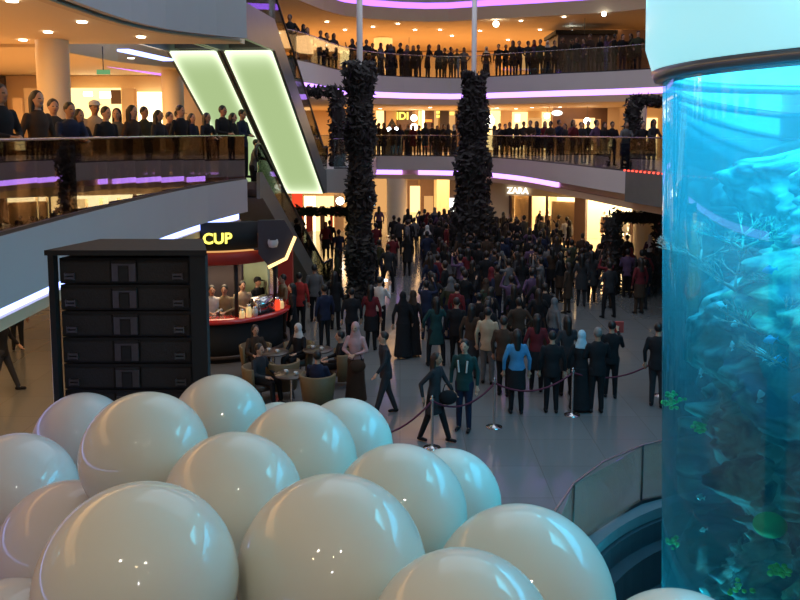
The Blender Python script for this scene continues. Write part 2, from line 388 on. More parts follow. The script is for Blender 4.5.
# =============================================================== ESCALATORS
def escalator(name, base, top, width, label, soffit, zoff=.55, side_h=.95, flat0=1.0, flat1=.8):
    """base/top = centre points at floor level"""
    b, t = Vector(base), Vector(top)
    hd = Vector((t.x - b.x, t.y - b.y, 0)).normalized(); w = Vector((hd.y, -hd.x, 0)) * (width / 2)
    e = thing(name, label, 'escalator', b)
    line = [b - hd * flat0, b, t, t + hd * flat1]
    L = [p - b for p in line]
    def strip(z0, z1, off, thick):
        bm = bmesh.new(); wn = w.normalized()
        c0 = wn * (off - thick / 2); c1 = wn * (off + thick / 2)
        for p, q in zip(L, L[1:]):
            v = [bm.verts.new(p + c + Vector((0, 0, z))) for p in (p, q) for c in (c0, c1) for z in (z0, z1)]
            for f in ((0, 1, 3, 2), (4, 6, 7, 5), (0, 4, 5, 1), (2, 3, 7, 6), (0, 2, 6, 4), (1, 5, 7, 3)): bm.faces.new([v[k] for k in f])
        bmesh.ops.remove_doubles(bm, verts=bm.verts[:], dist=1e-4)
        return bm
    hw = width / 2
    for s in (-1, 1):
        obj('side_cladding', strip(-zoff, .18, s * hw, .10), M['escal_side'], e)
        obj('balustrade', strip(.18, side_h - .02, s * hw, .02), M['seglass'], e)
        pts = [p + w.normalized() * s * hw + Vector((0, 0, side_h)) for p in L]
        pts = [pts[0] + Vector((0, 0, -.45)) + hd * .1, pts[0] + Vector((0, 0, -.25)) - hd * .12, pts[0] + Vector((0, 0, -.04)) - hd * .04] + pts[:] + [pts[-1] + Vector((0, 0, -.04)) + hd * .12, pts[-1] + Vector((0, 0, -.25)) + hd * .2, pts[-1] + Vector((0, 0, -.45)) + hd * .02]
        bm = bmesh.new(); tube(bm, [tuple(p) for p in pts], .04, 8); obj('handrail', bm, M['rubber'], e, True)
    # steps
    bm = bmesh.new(); run = (t - b); n = max(6, int(abs(run.z) / .2))
    for k in range(n):
        p = b + run * ((k + .5) / n) - b; sd = hd * (Vector((run.x, run.y, 0)).length / n / 2); ww = w * .92
        v = [bm.verts.new(p + q + Vector((0, 0, z))) for z in (-.2, .0) for q in (-sd - ww, sd - ww, sd + ww, -sd + ww)]
        for f in ((3, 2, 1, 0), (4, 5, 6, 7), (0, 1, 5, 4), (1, 2, 6, 5), (2, 3, 7, 6), (3, 0, 4, 7)): bm.faces.new([v[i] for i in f])
    obj('steps', bm, M['greybracket'], e)
    # soffit sheet
    bm = bmesh.new(); uvl = bm.loops.layers.uv.new('UVMap')
    z = Vector((0, 0, -zoff - .01)); q = w * .96
    for p0, p1, u0, u1 in ((L[1] , L[2], 0, 1),):
        a = [bm.verts.new(p + z) for p in (p0 - q, p0 + q, p1 + q, p1 - q)]
        f = bm.faces.new(a)
        for lp, uvc in zip(f.loops, ((0, 0), (1, 0), (1, 1), (0, 1))): lp[uvl].uv = uvc
    d = [bm.verts.new(p + z + Vector((0, 0, .03))) for p in (L[1] - q, L[1] + q, L[2] + q, L[2] - q)]
    for f in bm.faces[:]: pass
    bm.faces.new(d[::-1])
    me = bpy.data.meshes.new('soffit_panel'); bm.to_mesh(me); bm.free(); me.materials.append(soffit)
    so = bpy.data.objects.new('soffit_panel', me); C.objects.link(so); so.parent = e
    return e
hd = Vector((1.26, 6, 0)).normalized(); perp = Vector((hd.y, -hd.x, 0))
TopE = at_y(248, 50, 21.0); BotE = at_y(305, 197, 28.0)
BotE.z = L1 - .22; TopE.z = L2 + .0
ddx = (BotE - TopE); 
perp = Vector((ddx.y, -ddx.x, 0)).normalized()
escalator('escalator', BotE, TopE, 1.32, 'right escalator of the pair with glowing pale green underside', M['soffit'], .62, 1.0, .7, 3.7)
off = perp * -1.46
escalator('escalator', BotE + off, TopE + off, 1.32, 'left escalator of the pair with glowing pale green underside', M['soffit'], .62, 1.0, .7, 3.7)
# ground to first floor
gT = Vector((-4.42, 22.5, L1)); gB = Vector((-3.3, 28.7, 0.02))
escalator('escalator', gB, gT, 1.05, 'grey escalator from the cafe side of the ground floor up to left balcony', M['escal_side'], .55, .95, 1.0, .2)

# =================================================================== COLUMNS
def column(x, y, z0, z1, r, label, m=None, cap=True):
    t = thing('round_column', label, 'column', (x, y, z0))
    bm = bmesh.new(); lathe(bm, [(r, 0), (r, z1 - z0)], 32); obj('shaft', bm, m or M['column'], t, True)
    bm = bmesh.new(); lathe(bm, [(r + .02, 0), (r + .02, .12), (r, .13)], 32); obj('base_ring', bm, M['steel'], t, True)
    return t
p = at_z(397, 237, 0); column(p.x, p.y, 0, L1 - 1.19, .56, 'thick cream round column under the far balcony beside the crowd')
column(-7.1, 16.6, L1, L2 - .84, .32, 'grey-cream round column on the left balcony behind the people')
column(-6.8, 24.2, L1, L2 - .9, .32, 'cream round column beside the glowing escalator')
column(-1.0, 48, L2, L3 - 1.17, .55, 'cream round column on the second floor gallery')
column(9.3, 31.5, L1, L2 - 1.29, .33, 'pale column beside the aquarium on the first floor gallery')
p = at_z(642, 262, 0); column(p.x, p.y, 0, L1 - 1.19, .42, 'cream round column at the right end of the bright store')
column(2.7, 50, 0, L1 - 1.19, .40, 'cream column in the lit hall beyond the crowd')

# =================================================================== SHOPFRONTS
def quadpanel(name, a, b, z0, z1, m, parent=None, thick=.06):
    a, b = Vector((a[0], a[1], 0)), Vector((b[0], b[1], 0)); d = (b - a).normalized(); n = Vector((-d.y, d.x, 0)) * thick
    bm = bmesh.new()
    v = [bm.verts.new(p + Vector((0, 0, z))) for z in (z0, z1) for p in (a, b, b + n, a + n)]
    for f in ((3, 2, 1, 0), (4, 5, 6, 7), (0, 1, 5, 4), (1, 2, 6, 5), (2, 3, 7, 6), (3, 0, 4, 7)): bm.faces.new([v[k] for k in f])
    return obj(name, bm, m, parent)
# ZARA store on the ground floor, right
SA, SB = Vector((4.6, 41.5)), Vector((15.0, 35.9))
def on_store(u):
    k = (u - 400) / F; c = .9945 # approx ray on the horizon row
    k /= .99
    d = SB - SA; t = (k * SA.y - SA.x) / (d.x - k * d.y); return SA + d * t
zs = thing('store_front', 'bright clothes store front with white letters under the balcony at right', 'store')
zc = L1 - 1.20
sd = (SB - SA).normalized(); sn = Vector((-sd.y, sd.x))
def seg(u0, u1, z0, z1, m, name, dn=0., th=.15):
    a = on_store(u0) + sn * dn; b = on_store(u1) + sn * dn
    return quadpanel(name, a, b, z0, z1, m, zs, th)
seg(487, 508.5, 0, zc, M['cream'], 'wall_panel')
seg(508.5, 652, 2.47, zc, M['cream'], 'header')
seg(652, 690, 0, zc, M['cream'], 'wall_panel')
seg(508.5, 511, 0, 2.47, M['brown'], 'window_frame', -.04, .12)
seg(528, 531, 0, 2.47, M['brown'], 'window_frame', -.04, .12)
seg(545, 547, 0, 2.47, M['brown'], 'window_frame', -.04, .12)
seg(574, 585, 0, 2.47, M['brown'], 'pillar', -.1, .4)
seg(631, 635, 0, 2.47, M['brown'], 'window_frame', -.04, .12)
seg(511, 528, .1, 2.45, M['shopglass'], 'window_pane', 0, .02)
seg(547, 574, .1, 2.45, M['shopglass'], 'window_pane', 0, .02)
seg(511, 528, .1, 2.45, M['cream'], 'display_screen', .5, .05)
seg(547, 573, .1, 2.2, M['cream'], 'display_screen', .6, .05)
a = on_store(487) + sn * 4; b = on_store(690) + sn * 4
quadpanel('back_wall', a, b, 0, zc, M['cream'], zs)
for u0, u1, z0, z1, dn, m in ((533, 544, .9, 2.6, 2.6, 'shopglow'), (588, 600, .3, 2.2, 3.2, 'shopwhite'), (604, 616, .3, 2.3, 3.4, 'shopwhite'), (619, 630, .3, 2.3, 3.3, 'shopglow'), (587, 632, 2.1, 2.42, 2.6, 'shopwhite'), (547, 573, 2.15, 2.42, 1.5, 'shopwhite'), (637, 650, .3, 2.2, 1.5, 'shopglow')):
    seg(u0, u1, z0, z1, M[m], 'light_box', dn, .05)
th = math.atan2(sd.y, sd.x)
c = on_store(517.5)
text('sign_letters', 'ZARA', .44, M['whitesign'], (c.x - sn.x * .12, c.y - sn.y * .12, 2.58), (R(90), 0, th), zs, .03)
# mannequins in the display
def mannequin(loc, rz, label):
    t = thing('mannequin', label, 'mannequin', loc, rz, 'mannequins in the bright store window')
    bm = bmesh.new()
    lathe(bm, [(.02, .86), (.16, .88), (.15, 1.0), (.11, 1.12), (.16, 1.32), (.17, 1.40), (.06, 1.46), (.045, 1.54)], 16)
    for s in (-1, 1):
        tube(bm, [(s * .08, 0, .92), (s * .09, 0, .48), (s * .09, 0, .06)], [.085, .055, .035], 8)
        tube(bm, [(s * .18, 0, 1.38), (s * .22, 0, 1.12), (s * .2, -.08, .9)], [.05, .04, .028], 8)
    ell(bm, (0, 0, 1.63), (.075, .09, .11)); obj('body', bm, M['plaster'], t, True)
    bm = bmesh.new(); lathe(bm, [(.19, 1.42), (.20, 1.2), (.16, 1.1), (.24, .6), (.22, .6)], 20); obj('dress', bm, [M['brown'], M['whitecloth'], M['tan']][int(loc[0] * 7) % 3], t, True)
    bm = bmesh.new(); lathe(bm, [(.22, 0), (.22, .05), (0.01, .05)], 20); obj('stand', bm, M['steel'], t)
M['whitecloth'] = mat('white_cloth', (.62, .6, .56), .8, var=.1, vscale=10)
for i, (u, dn, lb) in enumerate(((535, .7, 'slim mannequin at left of the lit display between two store windows'), (541, 1.0, 'mannequin at right of the lit display between two store windows'), (594, 1.9, 'mannequin left inside the open bright store entrance'), (612, 2.3, 'mannequin middle inside the open bright store entrance'), (624, 1.8, 'mannequin right inside the open bright store entrance'))):
    q = on_store(u) + sn * dn; mannequin((q.x, q.y, 0), 0, lb)

# generic shopfront: panel list in pixel columns on a wall plane Y
def shopfront(label, Y, z0, items, name='shop_front'):
    t = thing(name, label, 'shop front')
    for u0, u1, va, vb, m, nm, dy in items:
        a = at_y(u0, va, Y - dy); b = at_y(u1, vb, Y - dy)
        onebox(nm, M[m], min(a.x, b.x), max(a.x, b.x), Y - dy - .04, Y - dy + .04, max(z0, min(a.z, b.z)), max(a.z, b.z), t)
    return t
# ground floor centre hall beyond the crowd
shopfront('lit shop fronts at the end of the hall behind the crowd', 57, 0, [
    (300, 372, 182, 240, 'cream', 'wall_panel', .0), (372, 388, 176, 240, 'shopdim', 'window', .1), (405, 418, 180, 240, 'brown', 'wall_panel', .1),
    (410, 420, 186, 236, 'shopglow', 'window', .2), (420, 434, 178, 240, 'brown', 'wall_panel', .1), (424, 433, 196, 236, 'shopdim', 'window', .2),
    (434, 448, 178, 240, 'cream', 'wall_panel', .3), (448, 458, 178, 240, 'darkroom', 'wall_panel', .1), (449, 455, 198, 216, 'whitesign', 'poster_screen', .3),
    (458, 486, 178, 240, 'shopdim', 'window', .1), (462, 470, 190, 238, 'brown', 'door', .2), (474, 482, 186, 238, 'cream', 'wall_panel', .2)])
shopfront('beige shop wall with yellow lit band behind the escalator', 46, 0, [
    (235, 292, 178, 245, 'creamwarm', 'wall_panel', 0), (252, 275, 190, 197, 'shopglow', 'light_band', .15), (292, 303, 190, 240, 'redglow', 'window', .1),
    (304, 316, 196, 236, 'shopwhite', 'window', .1), (316, 334, 196, 236, 'shopglow', 'window', .1), (334, 344, 180, 240, 'creamwarm', 'wall_panel', .1),
    (306, 313, 206, 236, 'redpaint', 'display', .3), (320, 325, 206, 236, 'brown', 'display', .3), (330, 333, 206, 236, 'red', 'display', .3)])
# glowing white lamps near there
def globe(u, v, Y, r, label, m='lamp', group=None):
    p = at_y(u, v, Y); t = thing('globe_lamp', label, 'lamp', p, 0, group)
    top = [zz_ for zz_ in (L1 - 1.2, L2 - 1.32, L3 - 1.15) if zz_ > p.z + r * .5]; top = (top[0] if top else p.z + .5) - p.z
    bm = bmesh.new(); ell(bm, (0, 0, 0), (r, r, r), 16, 10); obj('bulb', bm, M[m], t, True)
    bm = bmesh.new(); tube(bm, [(0, 0, r * .9), (0, 0, max(top, r + .02))], .012, 6); obj('cord', bm, M['darksteel'], t)
    return t
# first floor far shops (wall Y=53)
Y1 = 52.8
def shop1(*it, label): return shopfront(label, Y1, L1, list(it))
s1 = shop1((376, 384, 106, 150, 'shopglow', 'window', .05), (384, 386, 106, 150, 'brown', 'frame', .1), (386, 396, 106, 150, 'creamwarm', 'wall_panel', .05), label='narrow lit shop window at left on far first floor')
s2 = shop1((397, 412, 105, 150, 'brown', 'wall_panel', .05), (413, 423, 105, 150, 'creamwarm', 'wall_panel', .05), (418.5, 420.5, 106, 132, 'shopglow', 'neon_tube', .15), (422, 424.5, 105, 132, 'shopwhite', 'neon_tube', .15), (425, 434, 106, 150, 'brown', 'wall_panel', .05), (425, 432, 119.5, 122, 'orangeglow', 'small_sign', .15), label='brown shop front with yellow letters and neon uprights on first floor')
p = at_y(402.5, 119.3, Y1 - .2); text('sign_letters', 'IDI', .66, M['yellow'], p, (R(90), 0, 0), s2, .04)
s3 = shop1((434, 438, 105, 150, 'shopdim', 'window', .05), (436.5, 439.5, 107, 109.5, 'yellow', 'light_square', .15), (436.5, 439.5, 111, 113.5, 'yellow', 'light_square', .15), (436.5, 439.5, 115, 117.5, 'yellow', 'light_square', .15), (440, 449, 105, 150, 'darkroom', 'wall_panel', .05), (449, 455, 108, 150, 'shopdim', 'window', .05), (450, 454, 112, 115, 'yellow', 'small_sign', .15), (455, 470, 105, 150, 'brown', 'wall_panel', .05), label='dark shop front with three stacked yellow light squares')
s4 = shop1((486, 500, 110, 150, 'shopglow', 'window', .05), (488, 492, 114, 128, 'shopwhite', 'light_box', .15), (500, 512, 109, 150, 'creamwarm', 'wall_panel', .05), (512, 527, 112, 150, 'shopglow', 'window', .05), (515, 520, 114, 122, 'shopwhite', 'light_box', .15), (527, 542, 118, 150, 'shopdim', 'window', .05), (542, 550, 112, 150, 'shopglow', 'window', .05), (550, 556, 109, 150, 'creamwarm', 'wall_panel', .05), label='row of bright shop windows on the first floor right of leafy pole')
s5 = shopfront('dark brown store with an oval cream sign on first floor', 46, L1, [(553, 618, 108, 160, 'brown', 'wall_panel', .0), (573, 582, 119, 150, 'cream', 'poster', .15), (585, 594, 118, 150, 'shopglow', 'window', .1), (596, 600, 119, 150, 'creamwarm', 'frame', .1), (608, 618, 104, 160, 'cream', 'wall_panel', .2)])
bm = bmesh.new(); p = at_y(557, 113, 45.8); ell(bm, p, (.32, .06, .16)); obj('oval_sign', bm, M['whitesign'], s5, True)
shopfront('pale lit shop wall behind the arch on the right first floor', 40, L1, [(620, 690, 108, 160, 'creamwarm', 'wall_panel', 0), (644, 656, 118, 160, 'shopglow', 'window', .1)])
globe(414, 118, 50, .20, 'upper of two round white lamps by the neon uprights')
globe(414, 127, 50, .22, 'lower of two round white lamps by the neon uprights')
globe(409, 103, 48, .12, 'small white lamp under the second floor balcony')
globe(489, 121, 49, .34, 'large white globe in the bright shop right of leafy pole')
globe(587, 121, 44, .18, 'round white lamp in the dark brown store')
globe(547, 116, 46, .16, 'round lamp beside the oval cream sign')
globe(583, 100, 40, .10, 'small cool lamp under the balcony strip light', 'coollamp')
globe(496, 24, 40.5, .15, 'bright round ceiling spot lamp on the second floor')
globe(604, 14, 38, .11, 'small greenish spot lamp at top right ceiling', 'coollamp')
globe(572, 32, 43, .11, 'small spot lamp in front of the dark kiosk', 'coollamp')
globe(340, 201, 44, .22, 'glowing white lamp beside the landing bridge')
globe(275, 206, 45, .18, 'white lamp behind the escalator handrail')
# dark kiosk on second floor, right
k = thing('dark_kiosk', 'big dark box-shaped kiosk on the second floor gallery', 'kiosk')
a = at_y(558, 28, 42); b = at_y(613, 60, 42)
onebox('body', M['darkroom'], a.x, b.x, 42, 45, L2, min(a.z, 10.7), k); onebox('roof', M['black'], a.x - .15, b.x + .15, 41.8, 45.2, min(a.z, 10.7), min(a.z, 10.7) + .2, k)
a = at_y(614, 22, 40); onebox('side_wall', M['brown'], a.x, a.x + 3, 44, 44.2, L2, L3 - 1.2, k)
# second floor glow band and shop light
shopfront('orange-lit shop band at the back of the second floor', 55.8, L2, [(340, 352, 38, 66, 'shopglow', 'window', .1), (382, 386, 33, 66, 'whitesign', 'light_tube', 7.2), (420, 455, 38, 42, 'shopdim', 'light_band', .1), (300, 330, 42, 70, 'shopdim', 'window', .1), (520, 552, 44, 70, 'shopdim', 'window', .1), (500, 512, 44, 70, 'orangeglow', 'small_sign', .1)])

# left balcony shops (wall X=-13) and end wall
def sidepanel(parent, nm, m, y0, y1, z0, z1, x=-12.98, th=.06):
    return onebox(nm, M[m], x, x + th, y0, y1, z0, z1, parent)
t = thing('shop_front', 'brightly lit shop windows behind people on left balcony', 'shop front')
wallbox('wall_balcony_end', XL, -5.2, 25.9, 26.1, L1, L2 - .92, M['creamwarm'])
for u0, u1, v0, v1, m, nm, Y in ((70, 122, 88, 130, 'shopglow', 'window', 25.7), (84, 92, 92, 96, 'lamp', 'lamp', 25.6), (100, 112, 92, 98, 'lamp', 'lamp', 25.6), (111, 121, 90, 104, 'brown', 'panel', 25.55), (122, 136, 88, 130, 'cream', 'wall_panel', 25.6), (137, 170, 92, 130, 'shopwhite', 'window', 25.7), (134, 138, 89, 130, 'creamwarm', 'frame', 25.4), (0, 8, 76, 130, 'darkroom', 'panel', 25.5), (24, 40, 88, 130, 'cream', 'panel', 25.0), (13, 24, 98, 130, 'creamwarm', 'panel', 24.8), (0, 170, 62, 74, 'brown', 'header', 25.8)):
    a = at_y(u0, v0, Y); b = at_y(u1, v1, Y); onebox(nm, M[m], a.x, b.x, Y - .04, Y + .04, max(L1, b.z), a.z, t)
wallbox('wall_balcony_left', -13.0, -12.9, 10, 26, L1, L2 - .92, M['cream'])
# cove lines on left ceiling
def strip3(label, pts, w, m):
    bm = bmesh.new(); tube(bm, pts, w, 6); return tag(obj('cove_light', bm, m), label, 'strip light')
zz = L2 - .85
strip3('long pink violet cove light across the left balcony ceiling', [at_z(-20, 45, zz), at_z(40, 53, zz), at_z(100, 64, zz), at_z(172, 76, L2 - .93)], .05, M['ledp'])
q1, q2 = at_z(123, 49, zz), at_z(168, 59, zz)
bm = bmesh.new(); box(bm, 0, (q2 - q1).length, -.14, .14, -.05, .0, Matrix.Translation(q1) @ Matrix.Rotation(math.atan2(q2.y - q1.y, q2.x - q1.x), 4, 'Z'))
tag(obj('cove_light', bm, M['ledb']), 'short blue-white cove light left of the glowing escalators', 'strip light')
bm = bmesh.new(); a = at_z(103, 72, 7.0); t = thing('exit_sign', 'small green hanging exit sign under the left ceiling', 'sign', a)
onebox('panel', M['greenlamp'], -.14, .14, 0, .05, -.05, .05, t); onebox('hanger', M['darksteel'], -.01, .01, .02, .03, .05, zz - a.z, t)
# recessed downlights
def downlight(u, v, z, m='lamp', r=.08, grp='ceiling downlights over the left balcony', lb='small recessed downlight in the left balcony ceiling'):
    p = at_z(u, v, z); bm = bmesh.new(); lathe(bm, [(r, -.012), (r, .0), (.001, .0)], 16); lathe(bm, [(r, -.012), (.001, -.012)], 16)
    o = obj('downlight', bm, M[m]); o.location = p; return tag(o, lb, 'downlight', grp)
for (u, v) in ((12, 1), (82, 22), (141, 37), (23, 40), (90, 67), (131, 58), (48, 32)): downlight(u, v, zz - .002)
for (u, v) in ((327, 22), (345, 30), (373, 27), (398, 24), (415, 30), (440, 30), (452, 36), (521, 21), (508, 40), (564, 17), (480, 31), (540, 30)):
    downlight(u, v, L3 - 1.185, r=.09, grp='downlights over the second floor', lb='small recessed downlight in the far second floor ceiling')
for (u, v) in ((380, 108.5), (430, 107.5), (497, 108), (516, 108.6), (532, 107.4), (560, 107)):
    downlight(u, v, L2 - 1.315, r=.1, grp='downlights over the first floor', lb='small recessed downlight in the far first floor ceiling')

# =================================================================== PLANTS
def leaves(bm, n, spots, size=.09):
    for _ in range(n):
        c, r = spots(); c = Vector(c)
        ax = Vector((random.gauss(0, 1), random.gauss(0, 1), random.gauss(0, 1))).normalized()
        side = ax.orthogonal().normalized(); s = size * random.uniform(.6, 1.4)
        c = c + Vector(r)
        a = [c - side * s * .35, c + ax * s * .5 - side * .0 + side * s * .0, c + side * s * .35, c - ax * s]
        v = [bm.verts.new(p) for p in (c + ax * s, c + side * s * .4, c - ax * s * .8, c - side * s * .4)]
        bm.faces.new(v)
def garland_pole(u, vbase, vtop_fol, label, w0, w1):
    b = at_z(u, vbase, 0); t = thing('garland_pole', label, 'decorated pole', b)
    top = 14.5; ft = at_y(u, vtop_fol, b.y).z
    bm = bmesh.new(); tube(bm, [(0, 0, 0), (0, 0, top)], .10, 14); obj('pole', bm, M['plaster'], t, True)
    bm = bmesh.new()
    def sp():
        k = random.random(); z = k * ft; w = w0 + (w1 - w0) * (k ** 1.0) + .09 * math.sin(z * 3.1 + u) + (.22 * (1 - k) ** 6)
        a = random.uniform(0, 2 * PI); rr = w * (random.random() ** .3)
        return (0, 0, z), (rr * math.cos(a), rr * math.sin(a), 0)
    leaves(bm, 5200, sp, .15)
    tube(bm, [(0, 0, .0), (0, 0, ft * .98)], [w0 * .72, w1 * .72], 12)
    obj('foliage', bm, M['foliage'], t, recalc=False)['kind'] = 'stuff'
    return t
garland_pole(361, 301, 62, 'left tall white pole wrapped in dark foliage by the landing', .34, .50)
garland_pole(472, 272, 72, 'right tall white pole wrapped in dark foliage amid the crowd', .92, .50)

def garland_arch(x0, x1, y, z0, h, label, r=.28, n=2600, fm='foliage', legs=(1, 1)):
    t = thing('garland_arch', label, 'garland arch', (x0, y, z0))
    W = x1 - x0; pts = [(0, 0, 0), (0, 0, h), (W, 0, h), (W, 0, 0)]
    bm = bmesh.new(); tube(bm, pts, .05, 8); obj('frame', bm, M['darksteel'], t)
    bm = bmesh.new(); Ls = [h, W, h]; tot = sum(Ls)
    def sp():
        s = random.uniform(0, tot)
        if s < h: c = (0, 0, s)
        elif s < h + W: c = (s - h, 0, h)
        else: c = (W, 0, tot - s)
        rr = r * (random.random() ** .4) * (.65 if h < s < h + W else 1) 
        d = Vector((random.gauss(0, 1), random.gauss(0, 1), random.gauss(0, 1))).normalized() * rr
        if c[2] + d.z < .02: d.z = abs(d.z)
        return c, d
    leaves(bm, n, sp, .12)
    for a, b, q in ((pts[0], pts[1], .65), (pts[1], pts[2], .45), (pts[2], pts[3], .65)): tube(bm, [a, b], r * q, 8)
    obj('foliage', bm, M[fm], t, recalc=False)['kind'] = 'stuff'
    bm = bmesh.new(); leaves(bm, 160, sp, .07); obj('flowers', bm, M['flowers'], t, recalc=False)['kind'] = 'stuff'
    return t
garland_arch(-3.95, -1.85, 30.6, 0, 2.65, 'leafy garland arch with dark red flowers at the foot of escalator', .26, fm='foliage2')
garland_arch(-3.7, -2.35, 30.4, L1, 2.8, 'leafy garland arch on the landing beside the left pole', .36)
p = at_z(614, 300, 0)
garland_arch(7.5, 9.25, 28.0, 0, 2.7, 'leafy garland arch on the ground floor beside the aquarium', .38)
garland_arch(8.0, 9.5, 27.6, L1, 2.35, 'leafy garland arch on the first floor beside the aquarium', .32)

# TV screen
t = thing('tv_screen', 'bright blue-white television screen under the leafy landing', 'screen', at_y(368, 201, 40))
onebox('casing', M['black'], -.38, .38, 0, .08, -.27, .27, t); onebox('display', M['screen'], -.34, .34, -.02, 0, -.22, .22, t)
onebox('stand_pole', M['black'], -.04, .04, .02, .07, -at_y(368, 201, 40).z, -.27, t)
# mountain-shaped dark stand on first floor
t = thing('peaked_stall', 'dark peaked stall with two white lamps on the first floor', 'stall', at_z(391, 158, L1) + Vector((0, 5.4, 0)))
bm = bmesh.new(); lathe(bm, [(.55, 0), (.55, 1.1), (.02, 2.05)], 4); obj('tent', bm, M['black'], t)
for dx in (-.17, .24):
    bm = bmesh.new(); ell(bm, (dx, -.5, 1.45), (.12, .05, .12)); obj('lamp', bm, M['coollamp'], t, True)

# =================================================================== AQUARIUM
def noisy(bm, c, r, amp, sc, sub=4, seed=0):
    res = bmesh.ops.create_icosphere(bm, subdivisions=sub, radius=1)
    for v in res['verts']:
        n = v.co.normalized(); q = n * sc + Vector((seed, seed * 1.7, seed * .3))
        k = 1 + amp * noise.fractal(q, 1, 2, 4)
        v.co = Vector((c[0] + n.x * r[0] * k, c[1] + n.y * r[1] * k, c[2] + n.z * r[2] * k))
tank = thing('aquarium', 'huge cylindrical blue aquarium filling the right side', 'aquarium', (TC[0], TC[1], -.95))
zb = -.95; rimz = 6.24; H = rimz - zb
M['acrylic'] = glass('acrylic_with_water_haze', (.28, .74, .90), .03, .01, .17, (.10, .62, .85))  # the water's blue and its milky scattered light are put into the wall
M['rim'] = mat('dull_metal_rim', (.20, .25, .30), .3, .7)
bm = bmesh.new(); lathe(bm, [(TR - .19, .02), (TR + .03, H + .02)], 128); obj('acrylic_wall', bm, M['acrylic'], tank, True)
bm = bmesh.new(); lathe(bm, [(TR - .05, H - .02), (TR + .12, H + .01), (TR + .16, H + .10), (TR - .05, H + .10)], 128, closed=True); obj('rim', bm, M['rim'], tank, True)
M['tankcover'] = mat('frosted_cyan_lit_cover', (.55, .8, .85), .4, emit=(.28, .80, .92), es=.82)
bm = bmesh.new(); lathe(bm, [(TR + .14, H + .10), (TR + .22, H + .35), (TR + .24, H + 1.6), (TR + .05, H + 1.6)], 128); obj('lit_cover', bm, M['tankcover'], tank, True)
bm = bmesh.new(); lathe(bm, [(TR + .1, 0), (TR + .1, .25), (TR - .2, .25)], 96); obj('base_ring', bm, M['rim'], tank, True)
def rock_mat(name, a, b, sc):
    m = bpy.data.materials.new(name); m.use_nodes = True; nt = m.node_tree; bs = nt.nodes['Principled BSDF']; bs.inputs['Roughness'].default_value = .8
    tc = nt.nodes.new('ShaderNodeTexCoord'); n = nt.nodes.new('ShaderNodeTexNoise'); n.inputs['Scale'].default_value = sc; n.inputs['Detail'].default_value = 6; n.inputs['Distortion'].default_value = .6
    r = nt.nodes.new('ShaderNodeValToRGB'); r.color_ramp.elements[0].color = (*a, 1); r.color_ramp.elements[1].color = (*b, 1); r.color_ramp.elements[0].position = .38; r.color_ramp.elements[1].position = .68
    nt.links.new(tc.outputs['Object'], n.inputs['Vector']); nt.links.new(n.outputs['Fac'], r.inputs[0]); nt.links.new(r.outputs[0], bs.inputs['Base Color'])
    bp = nt.nodes.new('ShaderNodeBump'); bp.inputs['Strength'].default_value = .8; bp.inputs['Distance'].default_value = .08; nt.links.new(n.outputs['Fac'], bp.inputs['Height']); nt.links.new(bp.outputs[0], bs.inputs['Normal'])
    return m
M['rock'] = rock_mat('reef_rock', (.015, .05, .09), (.36, .55, .48), 2.6)
M['rock2'] = rock_mat('mossy_reef_rock', (.03, .12, .14), (.40, .62, .35), 3.4)
M['coralpink'] = mat('pinkish_branch_coral', (.50, .26, .20), .8, var=.3, vscale=5)
M['coralgreen'] = mat('bright_green_coral', (.05, .75, .18), .6, var=.2, vscale=9)
M['coralyellow'] = mat('yellow_green_coral', (.35, .85, .08), .6, var=.3, vscale=9)
M['fishpale'] = mat('pale_silver_fish', (.75, .85, .9), .3, var=.2, vscale=12)
M['fishblue'] = mat('blue_fish', (.10, .45, .8), .3, var=.2, vscale=12)
M['sand'] = mat('blue_grey_sand', (.4, .5, .5), .9, var=.2)  # pale blue-grey sand, tone varied by noise
# floor of the tank
bm = bmesh.new(); lathe(bm, [(TR - .15, .3), (.01, .5)], 64); obj('sand_bed', bm, M['sand'], tank, True)
# reef: each boulder
def reef(name, c, r0, z0, z1, amp, sc_, m, seed, nu=220, nv=170):
    bm = bmesh.new(); rings = []
    for j in range(nv + 1):
        t = j / nv; z = z0 + (z1 - z0) * t; row = []
        for i in range(nu):
            a = 2 * PI * i / nu; q = Vector((math.cos(a) * r0 * sc_, math.sin(a) * r0 * sc_, z * sc_ * 1.3)) + Vector((seed, seed, seed))
            k = noise.fractal(q, 1, 2.1, 5) * amp + abs(noise.noise(q * .6)) * amp * .9 - .25 * amp
            k += .16 * noise.noise(q * 6) + .08 * noise.noise(q * 15)
            rr = (r0 * (1.10 - .20 * t) + k) * min(1, (1 - t) * 7 + .15) ** .5
            zz2 = z + .18 * noise.noise(q * 1.7)
            row.append(bm.verts.new((c[0] + rr * math.cos(a), c[1] + rr * math.sin(a), zz2)))
        rings.append(row)
    for p, q in zip(rings, rings[1:]):
        for i in range(nu): bm.faces.new((p[i], p[(i + 1) % nu], q[(i + 1) % nu], q[i]))
    bm.faces.new(rings[-1]); bm.faces.new(rings[0][::-1])
    for v in bm.verts:
        h = math.hypot(v.co.x, v.co.y); lim = TR - .28
        if h > lim: v.co.x *= lim / h; v.co.y *= lim / h
    obj(name, bm, M[m], tank, True)
reef('reef_rock', (.05, .05), 2.55, .3, 7.05, .85, .75, 'rock', 3.3, 300, 240)
reef('reef_rock', (-.5, -.85), 1.95, .3, 2.7, .6, .8, 'rock2', 8.1, 160, 70)
reef('reef_rock', (-.35, -.7), 1.9, 3.9, 6.2, .6, .9, 'rock2', 5.1, 160, 70)
